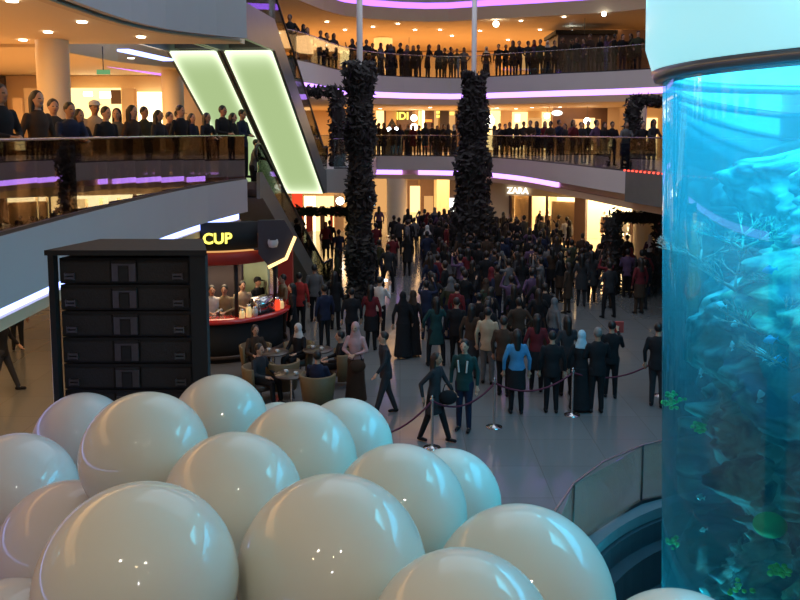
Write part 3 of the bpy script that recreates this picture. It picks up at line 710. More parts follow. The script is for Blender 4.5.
# (the corals and fish rest in the tank and are things of their own; coordinates in the world)
def tank_pt(u, v, depth):
    """point on the pixel ray, 'depth' metres behind the near glass"""
    d = ray(u, v); o = Vector((0, 0, CAM_Z)); dx, dy = d.x, d.y
    A = dx * dx + dy * dy; B = -2 * (dx * TC[0] + dy * TC[1]); Cc = TC[0] ** 2 + TC[1] ** 2 - (TR - .12) ** 2
    disc = max(0, B * B - 4 * A * Cc); t = (-B - math.sqrt(disc)) / (2 * A) + depth / math.sqrt(A)
    return o + d * t
def branch(bm, p, d, L, r, k):
    q = p + d * L; tube(bm, [p, p + d * L * .5 + Vector((0, 0, L * .04)), q], [r, r * .8, r * .55], 5)
    if k > 0:
        for _ in range(3):
            nd = (d + Vector((random.uniform(-.8, .8), random.uniform(-.8, .8), random.uniform(-.3, .6)))).normalized(); branch(bm, q, nd, L * .7, r * .6, k - 1)
for u, v, dp, lb, m in ((735, 290, .7, 'pinkish branching coral in the middle of the tank', 'coralpink'), (762, 335, .6, 'broad branching coral below the middle of the tank', 'coralpink'), (700, 262, .8, 'small branching coral at left of the reef', 'coralpink'), (790, 370, .5, 'branching coral at the right picture edge', 'coralpink'), (742, 250, .9, 'dull green branching coral high on the reef', 'rock2')):
    p = tank_pt(u, v, dp); bm = bmesh.new(); random.seed(int(u))
    for a in range(5):
        branch(bm, Vector((0, 0, 0)), Vector((math.cos(a * 1.3), math.sin(a * 1.3) * .6, .45)).normalized(), .20, .018, 3)
    o = obj('branch_coral', bm, M[m], None, True); o.location = p; tag(o, lb, 'coral')
random.seed(11)
for u, v, r, lb, m, dp in ((770, 525, .13, 'smooth bright green dome coral near the tank bottom', 'coralgreen', .45),):
    bm = bmesh.new(); ell(bm, (0, 0, 0), (r * 1.15, r, r * .85), 24, 16); o = obj('dome_coral', bm, M[m], None, True); o.location = tank_pt(u, v, dp); tag(o, lb, 'coral')
for u, v, n, s, lb, m in ((777, 571, 34, .14, 'knobbly yellow-green coral cluster below the green dome', 'coralyellow'), (737, 586, 10, .12, 'flat yellow-green coral left of the knobbly cluster', 'coralyellow'), (673, 543, 16, .12, 'green coral tuft near the left glass', 'coralgreen'), (674, 400, 30, .20, 'teal sparkling coral clump beside the left glass', 'coralgreen'), (700, 428, 16, .14, 'small teal coral on a ledge at left', 'coralgreen')):
    bm = bmesh.new()
    for _ in range(n):
        q = Vector((random.gauss(0, .3), random.gauss(0, .3), random.gauss(0, .22))) * s; rr = random.uniform(.014, .03); ell(bm, q, (rr, rr, rr * .8), 8, 6)
    o = obj('knobby_coral', bm, M[m], None, True); o.location = tank_pt(u, v, .5); tag(o, lb, 'coral')
def fish(u, v, L, ang, m, lb, dp=.35):
    t = thing('reef_fish', lb, 'fish', tank_pt(u, v, dp)); t.rotation_euler = (0, R(ang), R(random.uniform(-30, 30)))
    bm = bmesh.new(); prof = [(-.5, .01), (-.42, .10), (-.25, .22), (0, .28), (.2, .22), (.36, .09), (.42, .05)]
    rings = [[bm.verts.new((x * L, math.cos(a) * r * .45 * L, math.sin(a) * r * L)) for a in [2 * PI * k / 12 for k in range(12)]] for x, r in prof]
    for p, q in zip(rings, rings[1:]):
        for k in range(12): bm.faces.new((p[k], p[(k + 1) % 12], q[(k + 1) % 12], q[k]))
    bm.faces.new(rings[0]); bm.faces.new(rings[-1][::-1]); obj('body', bm, M[m], t, True)
    for nm, pts in (('tail', ((.40, 0), (.62, .2), (.55, 0), (.62, -.2))), ('dorsal_fin', ((-.2, .24), (.1, .38), (.25, .2), (0, .2))), ('belly_fin', ((-.05, -.22), (.12, -.36), (.2, -.2), (.05, -.2)))):
        bm = bmesh.new(); a = [bm.verts.new((x * L, y, z * L)) for y in (-.006, .006) for x, z in pts]
        bm.faces.new(a[:4]); bm.faces.new(a[4:][::-1])
        for k in range(4): bm.faces.new((a[k], a[(k + 1) % 4], a[4 + (k + 1) % 4], a[4 + k]))
        obj(nm, bm, M[m], t)
for f in ((720, 305, .11, 10, 'fishpale', 'small pale fish left of the branching coral'), (735, 324, .10, -20, 'fishpale', 'small pale fish just below the branching coral'), (760, 353, .13, 60, 'fishpale', 'striped pale fish under the broad coral'), (770, 340, .12, -15, 'fishblue', 'blue fish above the striped pale fish'), (762, 398, .17, 70, 'fishpale', 'largest pale fish above the ledge at right'), (732, 345, .09, 80, 'fishpale', 'tiny pale fish left of the striped one'), (701, 372, .09, 80, 'fishpale', 'pale fish low at left of tank'), (769, 270, .12, -15, 'fishblue', 'blue fish high beside the reef'), (778, 360, .12, 0, 'fishblue', 'blue fish right of the striped pale fish'), (700, 497, .10, 20, 'fishpale', 'small white fish near the lower ledge'), (703, 530, .08, -10, 'fishpale', 'tiny white fish below the lower ledge'), (798, 398, .13, 10, 'fishblue', 'blue fish at the right picture edge')):
    fish(*f)

def area(loc, rot, sx, sy, e, col, name='light'):
    l = bpy.data.lights.new(name, 'AREA'); l.shape = 'RECTANGLE'; l.size = sx; l.size_y = sy; l.energy = e; l.color = col
    o = bpy.data.objects.new(name, l); C.objects.link(o); o.location = loc; o.rotation_euler = rot; return o
area((TC[0] - .3, TC[1] - .3, rimz + 1.1), (0, 0, 0), 6, 6, 1700, (.08, .66, .92), 'tank_lamp')
for a in (-160, -130, -100, -70, 160):
    area((TC[0] + 2.95 * math.cos(R(a)), TC[1] + 2.95 * math.sin(R(a)), -.35), (R(180), 0, 0), .8, .8, 130, (.10, .78, .88), 'reef_fill_light')  # added fill to brighten the lower reef, no fittings of the tank

# =================================================================== LOUDSPEAKERS
SPY = 7.55
pl, pr = at_z(49, 251, 4.62), at_z(203, 251, 4.62)
a = at_y(65, 262, SPY); b = at_y(186, 262, SPY)
def spx(u, Y=SPY): return (u - 400) / F * Y * 1.0
x0, x1 = at_y(47, 250, SPY).x, at_y(205, 250, SPY).x
xc = (x0 + x1) / 2; hw = (x1 - x0) / 2; zt = at_y(120, 250, SPY).z
cab_h = .262
def trap(bm, hw0, hw1, y0, y1, z0, z1):
    v = [bm.verts.new(p) for p in ((-hw0, y0, z0), (hw0, y0, z0), (hw1, y1, z0), (-hw1, y1, z0), (-hw0, y0, z1), (hw0, y0, z1), (hw1, y1, z1), (-hw1, y1, z1))]
    for f in ((3, 2, 1, 0), (4, 5, 6, 7), (0, 1, 5, 4), (1, 2, 6, 5), (2, 3, 7, 6), (3, 0, 4, 7)): bm.faces.new([v[k] for k in f])
rack = thing('speaker_frame', 'tall black frame with lid that holds the stacked loudspeakers', 'speaker frame', (xc, SPY, 0))
bm = bmesh.new(); trap(bm, hw + .02, hw * .72, -.02, .80, zt - .05, zt); obj('lid', bm, M['black'], rack)
for s in (-1, 1):
    bm = bmesh.new()
    w = .055 if s < 0 else .15
    xo = s * hw; box(bm, min(xo, xo - s * w), max(xo, xo - s * w), .0, .10, 0, zt - .05); obj('side_panel', bm, M['black'], rack)
bm = bmesh.new(); trap(bm, hw * .80, hw * .66, .62, .78, 0, zt - .05); obj('back_panel', bm, M['black'], rack)
bm = bmesh.new(); box(bm, -hw + .06, hw - .16, .06, .6, 0, zt - .1 - 7 * cab_h); obj('plinth', bm, M['black'], rack)
names = ['topmost black loudspeaker cabinet in the tall stack', 'second black loudspeaker cabinet from the top of the stack', 'third black loudspeaker cabinet from the top of the stack', 'fourth black loudspeaker cabinet from the top of the stack', 'fifth black loudspeaker cabinet, half behind the balloons', 'sixth black loudspeaker cabinet, hidden low behind balloons']
cx0, cx1 = -hw + .065, hw - .16; cxm = (cx0 + cx1) / 2; chw = (cx1 - cx0) / 2
proto = None
for i in range(6):
    z1 = zt - .09 - i * cab_h
    loc = (xc + cxm, SPY, z1 - cab_h + .012)
    if proto is None:
        t = thing('loudspeaker', names[0], 'loudspeaker', loc, 0, 'stacked loudspeaker cabinets'); proto = t
        hh = cab_h - .014
        bm = bmesh.new(); trap(bm, chw - .01, chw * .8, .09, .6, 0, hh); obj('cabinet', bm, M['black'], t)
        for xa, xb in ((-chw + .02, -.13), (.13, chw - .02)):
            bm = bmesh.new(); box(bm, xa, xb, .06, .09, .02, hh - .03); bmesh.ops.bevel(bm, geom=bm.edges[:], offset=.008, segments=2, affect='EDGES'); obj('grille', bm, M['blackgrille'], t)
        bm = bmesh.new(); box(bm, -.12, .12, .055, .09, .02, hh - .02); bmesh.ops.bevel(bm, geom=bm.edges[:], offset=.008, segments=2, affect='EDGES'); hp = obj('horn_plate', bm, M['blackgrille'], t)
        bm = bmesh.new(); box(bm, -.115, -.055, .045, .07, .03, hh - .05); box(bm, .05, .115, .045, .07, .03, hh - .05); box(bm, -.06, .06, .045, .06, hh - .065, hh - .05); obj('bracket', bm, M['greybracket'], hp)
        bm = bmesh.new(); box(bm, -.04, .04, .048, .06, .05, hh - .08); obj('horn_slot', bm, M['black'], hp)
        for s in (-1, 1):
            bm = bmesh.new(); X = s * (chw - .12)
            for kk in (0, 1): box(bm, X - .05, X + .05, .035, .05, .05 + kk * .035, .07 + kk * .035)
            box(bm, X - .05, X - .04, .035, .06, .045, .11); box(bm, X + .04, X + .05, .035, .06, .045, .11)
            obj('latch', bm, M['greybracket'], t)
    else: dup(proto, loc, 0, names[i])
# thin cream pole along left edge of the frame
bm = bmesh.new(); q = at_y(50.5, 300, SPY + .5); tube(bm, [(q.x, q.y, 0), (q.x, q.y, at_y(50, 291, SPY + .5).z)], .016, 8)
tag(obj('light_stand', bm, M['column'], None, True), 'thin cream upright pole at the left edge of the speaker stack', 'pole')

# =================================================================== BALLOONS
BR = .385
Bm = {'cream': balloon_mat('pearl_white_latex', (.60, .60, .51)), 'pink': balloon_mat('lilac_white_latex', (.61, .57, .54)), 'cool': balloon_mat('cool_white_latex', (.56, .60, .53))}
def balloon_mesh(name, m):
    bm = bmesh.new(); prof = []
    n = 40
    for i in range(n + 1):
        t = PI * i / n; r = math.sin(t); z = math.cos(t)
        if z < 0: z *= 1.08; r *= 1 - .06 * (-z)
        prof.append((max(.0005, r * BR), z * BR))
    lathe(bm, prof, 64); me_o = obj(name, bm, m, None, True, link=False); me = me_o.data; bpy.data.objects.remove(me_o); return me
bmesh_ = {k: balloon_mesh('balloon_' + k, m) for k, m in Bm.items()}
bm = bmesh.new(); lathe(bm, [(.010, -BR * 1.075), (.014, -BR * 1.09), (.03, -BR * 1.13), (.026, -BR * 1.135), (.001, -BR * 1.10)], 14); kn = obj('knot', bm, Bm['cream'], None, True, link=False).data
blist = [ # centre u, v, radius px, tint, label
 (82, 440, 46.5, 'pink', 'violet-edged balloon at back left touching the speaker stack'),
 (145, 456, 63, 'cream', 'large balloon in front of the middle of speaker stack'),
 (220, 422, 47, 'cream', 'rearmost balloon at the right foot of the speaker stack'),
 (14, 497, 62, 'pink', 'pinkish balloon cut by the left picture edge, mid height'),
 (66, 549, 66, 'pink', 'violet-rimmed balloon behind the big front left one'),
 (138, 585, 99, 'cream', 'big front left balloon with a violet reflection on its rim'),
 (233, 504, 70, 'cream', 'balloon in the middle of the cluster, behind the two biggest'),
 (297, 463, 60, 'cream', 'balloon near the centre back, beside the striding man'),
 (346, 446, 47, 'cool', 'small-looking rear balloon under the man in grey suit'),
 (399, 514, 68, 'cool', 'balloon right of the centre, behind the front centre one'),
 (449, 502, 52, 'cool', 'rear right balloon half hidden below the rope post'),
 (332, 573, 95, 'cream', 'big front centre balloon with bright highlight'),
 (522, 601, 92, 'cool', 'large balloon at far right beside the pool railing'),
 (462, 652, 97, 'cool', 'front balloon low at the bottom, right of the centre'),
 (277, 440, 37, 'cream', 'barely visible balloon peeking between two rear balloons'),
 (4, 663, 78, 'pink', 'balloon in the bottom left corner, mostly cut off'),
 (682, 689, 92, 'cool', 'balloon whose top just shows below the aquarium'),
]
cp, sp_ = math.cos(PITCH), math.sin(PITCH)
# settle the cluster: sizes differ a little so that neighbours press on but do not pass through each other
base = []
for u, v, r, k, lb in blist:
    d = ray(u, v); dep = BR * F / r / max(.01, d.dot(Vector((0, cp, -sp_)))); base.append(d * dep)
sc = [1.0] * len(base)
def cost(i, si):
    c = .12 * (si - 1) ** 2
    for j in range(len(base)):
        if j != i:
            g = (si + sc[j]) * BR * 1.01 - (base[i] * si - base[j] * sc[j]).length
            if g > 0: c += g * g * 4
    return c
for it in range(260):
    for i in range(len(base)):
        sc[i] = min((sc[i], *[min(1.5, max(.72, sc[i] + dd)) for dd in (-.04, .04, -.01, .01, random.uniform(-.12, .12))]), key=lambda q: cost(i, q))
for bi, (u, v, r, k, lb) in enumerate(blist):
    dz = BR * F / r                      # distance along the camera axis
    d = ray(u, v); axis = Vector((0, cp, -sp_)); dep = dz / max(.01, d.dot(axis))
    obl = 1 + .0 * dep
    p = Vector((0, 0, CAM_Z)) + d * dep * sc[bi]
    t = thing('balloon', lb, 'balloon', p, random.uniform(0, 6), 'giant white balloons in the foreground')
    t.rotation_euler = (random.uniform(-.12, .12), random.uniform(-.12, .12), random.uniform(0, 6))
    for nm_, me_ in (('skin', bmesh_[k]), ('knot', kn)):
        o = bpy.data.objects.new(nm_, me_); C.objects.link(o); o.parent = t; o.scale = (sc[bi],) * 3
    bm = bmesh.new(); zk = -BR * 1.12 * sc[bi]; q = t.rotation_euler.to_matrix() @ Vector((0, 0, zk)); L = p.z + q.z
    if (Vector((p.x, p.y)) - Vector(TC)).length < WELL: L += .9
    pts = [(0, 0, zk)] ; inv = t.rotation_euler.to_matrix().inverted()
    for j in range(1, 6): pts.append(tuple(inv @ (q + Vector((.03 * math.sin(j * 1.7), .03 * math.cos(j), -L * j / 5 + .005)))))
    tube(bm, pts, .004, 5); obj('ribbon', bm, M['whitecloth'], t)

# =================================================================== CAFE KIOSK
KX, KY = -4.75, 20.9
kx = thing('coffee_kiosk', 'round red and black coffee kiosk with a yellow lettered sign', 'kiosk', (KX, KY, 0))
bm = bmesh.new(); lathe(bm, [(1.62, 0), (1.62, .98), (1.50, .98), (1.50, 0)], 64, closed=True); obj('counter_body', bm, M['black'], kx, True)
bm = bmesh.new(); lathe(bm, [(1.30, 1.02), (1.84, 1.02), (1.86, 1.06), (1.84, 1.12), (1.30, 1.12)], 64, closed=True); obj('counter_top', bm, M['red'], kx, True)
bm = bmesh.new(); lathe(bm, [(1.70, .12), (1.74, .12), (1.74, .2), (1.70, .2)], 64, closed=True); obj('foot_rail', bm, M['greywood'], kx, True)
bm = bmesh.new(); lathe(bm, [(1.35, 2.45), (1.62, 2.45), (1.74, 2.80), (1.35, 2.80)], 64, closed=True); obj('canopy', bm, M['redpaint'], kx, True)
bm = bmesh.new(); lathe(bm, [(1.45, 2.84), (1.78, 2.84), (1.78, 3.50), (1.45, 3.50)], 48, (0, 0, 0), R(-92), R(-46), True); sband = obj('sign_band', bm, M['black'], kx, True)
bm = bmesh.new(); lathe(bm, [(1.76, 2.80), (1.82, 2.80), (1.82, 2.835), (1.76, 2.835)], 64, closed=True); obj('trim_band', bm, M['shopdim'], kx, True)
for a in (R(-62), R(10), R(60), R(130), R(200)):
    bm = bmesh.new(); tube(bm, [(1.42 * math.cos(a), 1.42 * math.sin(a), 1.1), (1.42 * math.cos(a), 1.42 * math.sin(a), 2.5)], .05, 10); obj('post', bm, M['black'], kx, True)
M['palegreen'] = mat('pale_green_back_wall', (.32, .42, .30), .6, var=.1)
bm = bmesh.new(); lathe(bm, [(1.28, 1.12), (1.28, 2.5), (1.22, 2.5), (1.22, 1.12)], 32, (0, 0, 0), R(5), R(72), True); obj('back_wall', bm, M['palegreen'], kx, True)
bm = bmesh.new(); lathe(bm, [(1.28, 0), (1.28, 2.5), (1.22, 2.5), (1.22, 0)], 32, (0, 0, 0), R(74), R(180), True); obj('dark_back_wall', bm, M['darkroom'], kx, True)
# letters bent round the sign band
def curved_text(body, size, r, zc_, a0, m, parent):
    t = text('sign_letters', body, size, m, (0, 0, 0), (0, 0, 0), parent, .02)
    for v in t.data.vertices:
        x, y, z = v.co; a = a0 + x / r; rr = r + z
        v.co = (rr * math.cos(a), rr * math.sin(a), zc_ + y)
    return t
curved_text('CUP', .36, 1.80, 3.02, R(-79), M['yellow'], sband)
# hexagon logo board
hb = thing('hexagon_board', 'dark hexagonal menu board with glowing yellow rim beside kiosk sign', 'sign board', at_y(273, 241, 19.5))
hb.rotation_euler = (0, 0, R(8))
bm = bmesh.new(); hx = [(-.36, .52), (.28, .52), (.52, .1), (.3, -.42), (-.12, -.62), (-.36, -.3)]
for y0, y1, s in ((-.03, .06, 1.0),):
    a = [bm.verts.new((x * s, y, z * s)) for y in (y0, y1) for x, z in hx]
    bm.faces.new(a[:6]); bm.faces.new(a[6:][::-1])
    for k in range(6): bm.faces.new((a[k], a[(k + 1) % 6], a[6 + (k + 1) % 6], a[6 + k]))
obj('board', bm, M['darkroom'], hb)
bm = bmesh.new(); tube(bm, [(x * 1.04, -.05, z * 1.04) for x, z in hx[2:5]], .045, 6); obj('glowing_rim', bm, M['shopglow'], hb)
bm = bmesh.new(); lathe(bm, [(.02, 0), (.10, .02), (.13, .12), (.12, .2)], 20, (0, -.12, -.15)); obj('cup_emblem', bm, M['plaster'], hb, True)
bm = bmesh.new(); tube(bm, [(-.3, .06, -.2), (-.6, .1, -.2), (-1.0, .1, -.2)], .03, 6); obj('bracket', bm, M['darksteel'], hb)
# red partition right of kiosk
p0, p1 = at_z(281, 316, 0), at_z(294, 316, 0)
rp = thing('red_partition', 'tall red partition wall behind the kiosk counter', 'partition')
onebox('panel', M['redpaint'], at_y(279, 300, 23.4).x, at_y(293, 300, 23.4).x, 23.3, 23.6, 0, 2.7, rp); onebox('foot', M['black'], at_y(278, 300, 23.4).x, at_y(294, 300, 23.4).x, 23.2, 23.7, 0, .12, rp)
# things on the counter
def on_counter(a, r=1.62): return (KX + r * math.cos(a), KY + r * math.sin(a), 1.12)
def machine(a, lb):
    t = thing('coffee_machine', lb, 'coffee machine', on_counter(a, 1.5), a + PI / 2)
    bm = bmesh.new(); box(bm, -.25, .25, -.18, .18, .03, .42); bmesh.ops.bevel(bm, geom=bm.edges[:], offset=.03, segments=3, affect='EDGES'); obj('body', bm, M['steel'], t, True)
    bm = bmesh.new(); box(bm, -.27, .27, -.2, .2, 0, .04); obj('drip_tray', bm, M['darksteel'], t)
    for s in (-.12, .12):
        bm = bmesh.new(); tube(bm, [(s, -.18, .25), (s, -.24, .25), (s, -.24, .18)], .02, 8); obj('spout', bm, M['darksteel'], t, True)
machine(R(-35), 'steel coffee machine at the right end of the red counter')
def jar(a, h, r, m, lb, grp):
    t = thing('jar', lb, 'jar', on_counter(a, 1.68), 0, grp)
    bm = bmesh.new(); lathe(bm, [(.001, 0), (r, 0), (r * 1.05, h * .6), (r * .7, h * .85), (.001, h * .85)], 14); obj('body', bm, m, t, True)
    bm = bmesh.new(); lathe(bm, [(r * .75, h * .85), (r * .75, h), (.001, h)], 14); obj('lid', bm, M['steel'], t, True)
gold = mat('glowing_gold', (.8, .6, .25), .25, .6, emit=(1, .7, .3), es=.5)  # gold with a glow put into its colour
for i, (a, h, m, lb) in enumerate(((-60, .22, gold, 'short golden jar leftmost on the red counter'), (-54, .32, gold, 'tall golden jar left of the steel coffee machine'), (-48, .24, M['whitecloth'], 'white jar between the golden jar and coffee machine'), (-20, .34, M['redglow'], 'glowing red jar right of the coffee machine'), (-12, .24, gold, 'golden jar at the far right end of the red counter'))):
    jar(R(a), h, .07, m, lb, 'jars on the red counter')

# cafe tables and chairs
def tub_chair():
    t = thing('tub_chair', 'x', 'chair', (0, 0, 0), 0, 'tan-edged tub chairs at the cafe')
    bm = bmesh.new(); lathe(bm, [(.30, .18), (.34, .45), (.38, .78), (.33, .80), (.28, .45), (.26, .18)], 28, (0, 0, 0), R(-20), R(200), True); obj('shell_back', bm, M['tan'], t, True)
    bm = bmesh.new(); lathe(bm, [(.001, .30), (.28, .30), (.29, .36), (.28, .43), (.001, .44)], 24); obj('seat', bm, M['greywood'], t, True)
    for sx in (-1, 1):
        for sy in (-1, 1):
            bm = bmesh.new(); tube(bm, [(sx * .19, sy * .19, .30), (sx * .23, sy * .23, .0)], [.022, .015], 8); obj('leg', bm, M['darksteel'], t, True)
    return t
chair = tub_chair()
cpos = [((256, 378), 30, 'tub chair nearest to the kiosk counter'), ((283, 396), 190, 'empty tan tub chair seen from behind just above the balloons'), ((299, 376), -30, 'tub chair under the woman in pale headscarf'), ((341, 386), -80, 'tub chair furthest right at the cafe'), ((260, 402), 60, 'tub chair under the man beside rear balloon'), ((318, 411), 165, 'tub chair nearest the balloons, under the man in suit')]
for i, ((u, v), a, lb) in enumerate(cpos):
    p = at_z(u, v, 0); 
    if i == 0: chair.location = p; chair.rotation_euler = (0, 0, R(a)); chair['label'] = lb
    else: dup(chair, p, R(a), lb)
def table(u, v, lb):
    p = at_z(u, v, 0); t = thing('cafe_table', lb, 'table', p, 0, 'small round cafe tables')
    bm = bmesh.new(); lathe(bm, [(.001, .70), (.34, .70), (.35, .715), (.34, .73), (.001, .73)], 32); obj('table_top', bm, M['greywood'], t, True)
    bm = bmesh.new(); lathe(bm, [(.03, .03), (.03, .70)], 12); obj('stem', bm, M['steel'], t, True)
    bm = bmesh.new(); lathe(bm, [(.24, 0), (.24, .015), (.04, .04), (.03, .06)], 24); obj('foot', bm, M['steel'], t, True)
    for k, (dx, dy) in enumerate(((-.12, .05), (.1, -.08))):
        c = thing('coffee_cup', ('white cup at left on the ' if k == 0 else 'white cup at right on the ') + lb.split(' ', 1)[1] if False else ('left white cup on the ' if k == 0 else 'right white cup on the ') + lb, 'cup', (p.x + dx, p.y + dy, .73), 0, 'cups on the cafe tables')
        bm = bmesh.new(); lathe(bm, [(.001, 0), (.025, 0), (.042, .07), (.038, .07), (.022, .008), (.001, .008)], 16); obj('bowl', bm, M['whitecloth'], c, True)
        bm = bmesh.new(); tube(bm, [(.038, 0, .055), (.06, 0, .05), (.058, 0, .025), (.032, 0, .02)], .005, 6); obj('handle', bm, M['whitecloth'], c, True)
table(274, 383, 'round cafe table in front of kiosk'); table(318, 380, 'round cafe table between the seated women'); table(292, 408, 'round cafe table just behind the balloons')

# =================================================================== ROPE BARRIER
posts = [((432, 448), 'rope post nearest the balloons'), ((494, 427), 'rope post below the woman in blue top'), ((572, 415), 'rope post beside the woman in pale headscarf'), ((661, 396), 'rope post beside the aquarium')]
pp = []
def post(u, v, lb):
    p = at_z(u, v, 0); pp.append(p); t = thing('stanchion', 'chrome ' + lb, 'rope post', p, 0, 'chrome rope barrier posts')
    bm = bmesh.new(); lathe(bm, [(.001, 0), (.16, 0), (.16, .012), (.04, .035), (.03, .05), (.001, .05)], 24); obj('base', bm, M['steel'], t, True)
    bm = bmesh.new(); lathe(bm, [(.026, .04), (.026, .90)], 14); obj('tube', bm, M['steel'], t, True)
    bm = bmesh.new(); lathe(bm, [(.026, .88), (.04, .89), (.04, .93), (.02, .95), (.03, .97), (.001, .99)], 14); obj('cap', bm, M['steel'], t, True)
for (u, v), lb in posts: post(u, v, lb)
ends = [at_z(352, 462, 0)] + pp
for i in range(4):
    a, b = ends[i] + Vector((0, 0, .88)), ends[i + 1] + Vector((0, 0, .88))
    if i == 0: a.z = .5
    bm = bmesh.new(); pts = []
    for k in range(13):
        s = k / 12; q = a.lerp(b, s); q.z -= .26 * 4 * s * (1 - s); pts.append(tuple(q))
    tube(bm, pts, .018, 8)
    tag(obj('barrier_rope', bm, M['rope'], None, True), ['sagging maroon rope left of the post nearest the balloons', 'sagging maroon rope left of the post below woman in blue top', 'sagging rope in front of the couple in black', 'taut-looking dark rope ending at the aquarium'][i], 'rope', 'barrier ropes')

# =================================================================== PEOPLE
def V(*a): return Vector(a)
def figure(pose='stand', outfit='man', detail=True):
    """returns the list of (tag, kind, data): the skeleton fleshed out with tapered limbs; faces -Y"""
    P = []
    def cap(tg, a, ra, b, rb): P.append((tg, 'cap', (Vector(a), ra, Vector(b), rb)))
    def el(tg, c, r): P.append((tg, 'ell', (Vector(c), r)))
    def lf(tg, rows): P.append((tg, 'loft', rows))
    woman = outfit in ('woman', 'coat', 'robe')
    sh = .155 if woman else .182; sit = pose == 'sit'
    dz = -.46 if sit else 0; lean = -.10 if pose == 'lean' else (-.04 if pose == 'walk' else 0)
    # torso
    top = 'top'
    hipz = .93 + dz
    lf(top, [(0, 0, .84 + dz, .15, .11), (0, .005, .94 + dz, .165 if not woman else .172, .115), (0, lean * .3, 1.10 + dz, .135 if woman else .15, .10), (0, lean * .7, 1.28 + dz, .155 if woman else .18, .115), (0, lean, 1.375 + dz, sh * .92, .098), (0, lean, 1.42 + dz, sh * .66, .082), (0, lean, 1.455 + dz, .075, .065), (0, lean, 1.47 + dz, .05, .05)])
    # neck & head
    hc = V(0, lean - .02, 1.605 + dz)
    cap('skin', (0, lean + .005, 1.42 + dz), .055, (0, lean - .005, 1.54 + dz), .05)
    el('skin', hc, (.074, .092, .112)); el('skin', hc + V(0, -.03, -.06), (.05, .055, .05))
    cap('skin', hc + V(0, -.088, .01), .010, hc + V(0, -.106, -.022), .014)
    for s in (-1, 1): el('skin', hc + V(s * .075, .005, -.01), (.012, .02, .03))
    # hair
    if outfit == 'man':
        el('hair', hc + V(0, .024, .032), (.089, .098, .106))
    elif outfit == 'robe' or outfit == 'scarf':
        el('scarf', hc + V(0, .012, .012), (.09, .096, .122)); lf('scarf', [(0, lean + .01, 1.36 + dz, .15, .10), (0, lean, 1.46 + dz, .11, .09), (0, lean, 1.54 + dz, .085, .085)])
    else:
        el('hair', hc + V(0, .02, .025), (.088, .095, .105))
        cap('hair', hc + V(0, .06, 0), .085, hc + V(0, .085, -.26), .065); 
        for s in (-1, 1): cap('hair', hc + V(s * .065, .02, 0), .03, hc + V(s * .075, .02, -.18), .025)
    # legs
    if sit:
        for s in (-1, 1):
            cap('bottom', (s * .09, 0, .50), .095, (s * .11, -.42, .50), .068); cap('bottom', (s * .11, -.43, .49), .065, (s * .12, -.46, .12), .05)
            cap('shoes', (s * .12, -.43, .05), .045, (s * .125, -.58, .035), .035)
    else:
        st = {'walk': (.24, -.26), 'wide': (.02, -.02)}.get(pose, (.0, -.03)); wd = .19 if pose == 'wide' else .10
        for s, fy in ((-1, st[0]), (1, st[1])):
            kn_ = V(s * (wd * .9), fy * .42 - .02, .50); an = V(s * wd, fy, .09)
            cap('bottom', (s * .088, 0, .90), .098, kn_, .066); cap('bottom', kn_, .066, an, .05)
            cap('shoes', an + V(0, .03, -.045), .042, an + V(s * .015, -.13, -.055), .034)
        if outfit == 'woman' : lf('bottom', [(0, 0, .52, .19, .16), (0, 0, .75, .18, .14), (0, 0, .95, .16, .115)])
        if outfit == 'coat': lf('top', [(0, 0, .56, .20, .15), (0, 0, .80, .18, .13), (0, 0, 1.0, .15, .11)])
        if outfit == 'man': lf('top', [(0, 0, .78, .175, .125), (0, 0, .98, .165, .118)])
        if outfit == 'robe': lf('bottom', [(0, 0, .05, .24, .20), (0, 0, .45, .20, .16), (0, 0, .95, .17, .13)])
    # arms
    z = 1.375 + dz
    arms = {'stand': [((.25, .02, 1.12), (.25, -.04, .86))] * 2, 'walk': [((.24, .16, 1.14), (.25, .10, .88)), ((.24, -.12, 1.14), (.24, -.28, .94))],
            'phone': [((.24, -.10, 1.16), (.12, -.34, 1.46)), ((.25, .02, 1.12), (.25, -.04, .86))], 'up': [((.27, -.18, 1.38), (.14, -.22, 1.70))] * 2,
            'fold': [((.25, -.04, 1.13), (.05, -.24, 1.08))] * 2, 'hips': [((.33, .06, 1.16), (.20, -.02, .98))] * 2, 'lean': [((.24, -.16, 1.18), (.12, -.38, 1.13))] * 2,
            'sit': [((.25, -.08, 1.12), (.14, -.32, 1.08))] * 2, 'wide': [((.30, -.02, 1.14), (.30, -.14, .92))] * 2}[pose]
    for s, (e, h) in zip((-1, 1), arms):
        e = V(s * e[0], e[1], e[2] + (dz if sit else 0)); h = V(s * h[0], h[1], h[2] + (dz if sit else 0)); shd = V(s * sh, lean, z)
        cap('top', shd, .053, e, .045); cap('top', e, .045, e.lerp(h, .86), .034)
        cap('skin', e.lerp(h, .8), .028, h, .026)
        d = (h - e).normalized(); n = d.cross(Vector((s, 0, 0))).normalized() if abs(d.x) < .9 else Vector((0, 1, 0)); x = d.cross(n).normalized()
        pc = h + d * .045; cap('skin', h, .026, pc + d * .02, .034)
        if detail:
            for i, (o_, L) in enumerate(((-.026, .062), (-.009, .075), (.009, .07), (.026, .052))):
                b0 = pc + d * .03 + x * o_; m0 = b0 + d * L * .55 + n * .004; cap('skin', b0, .0105, m0, .0095); cap('skin', m0, .0095, m0 + d * L * .4 + n * .02, .008)
            b0 = h + d * .02 + x * -.026; cap('skin', b0, .013, b0 + d * .045 + x * -.03, .010)
    return P
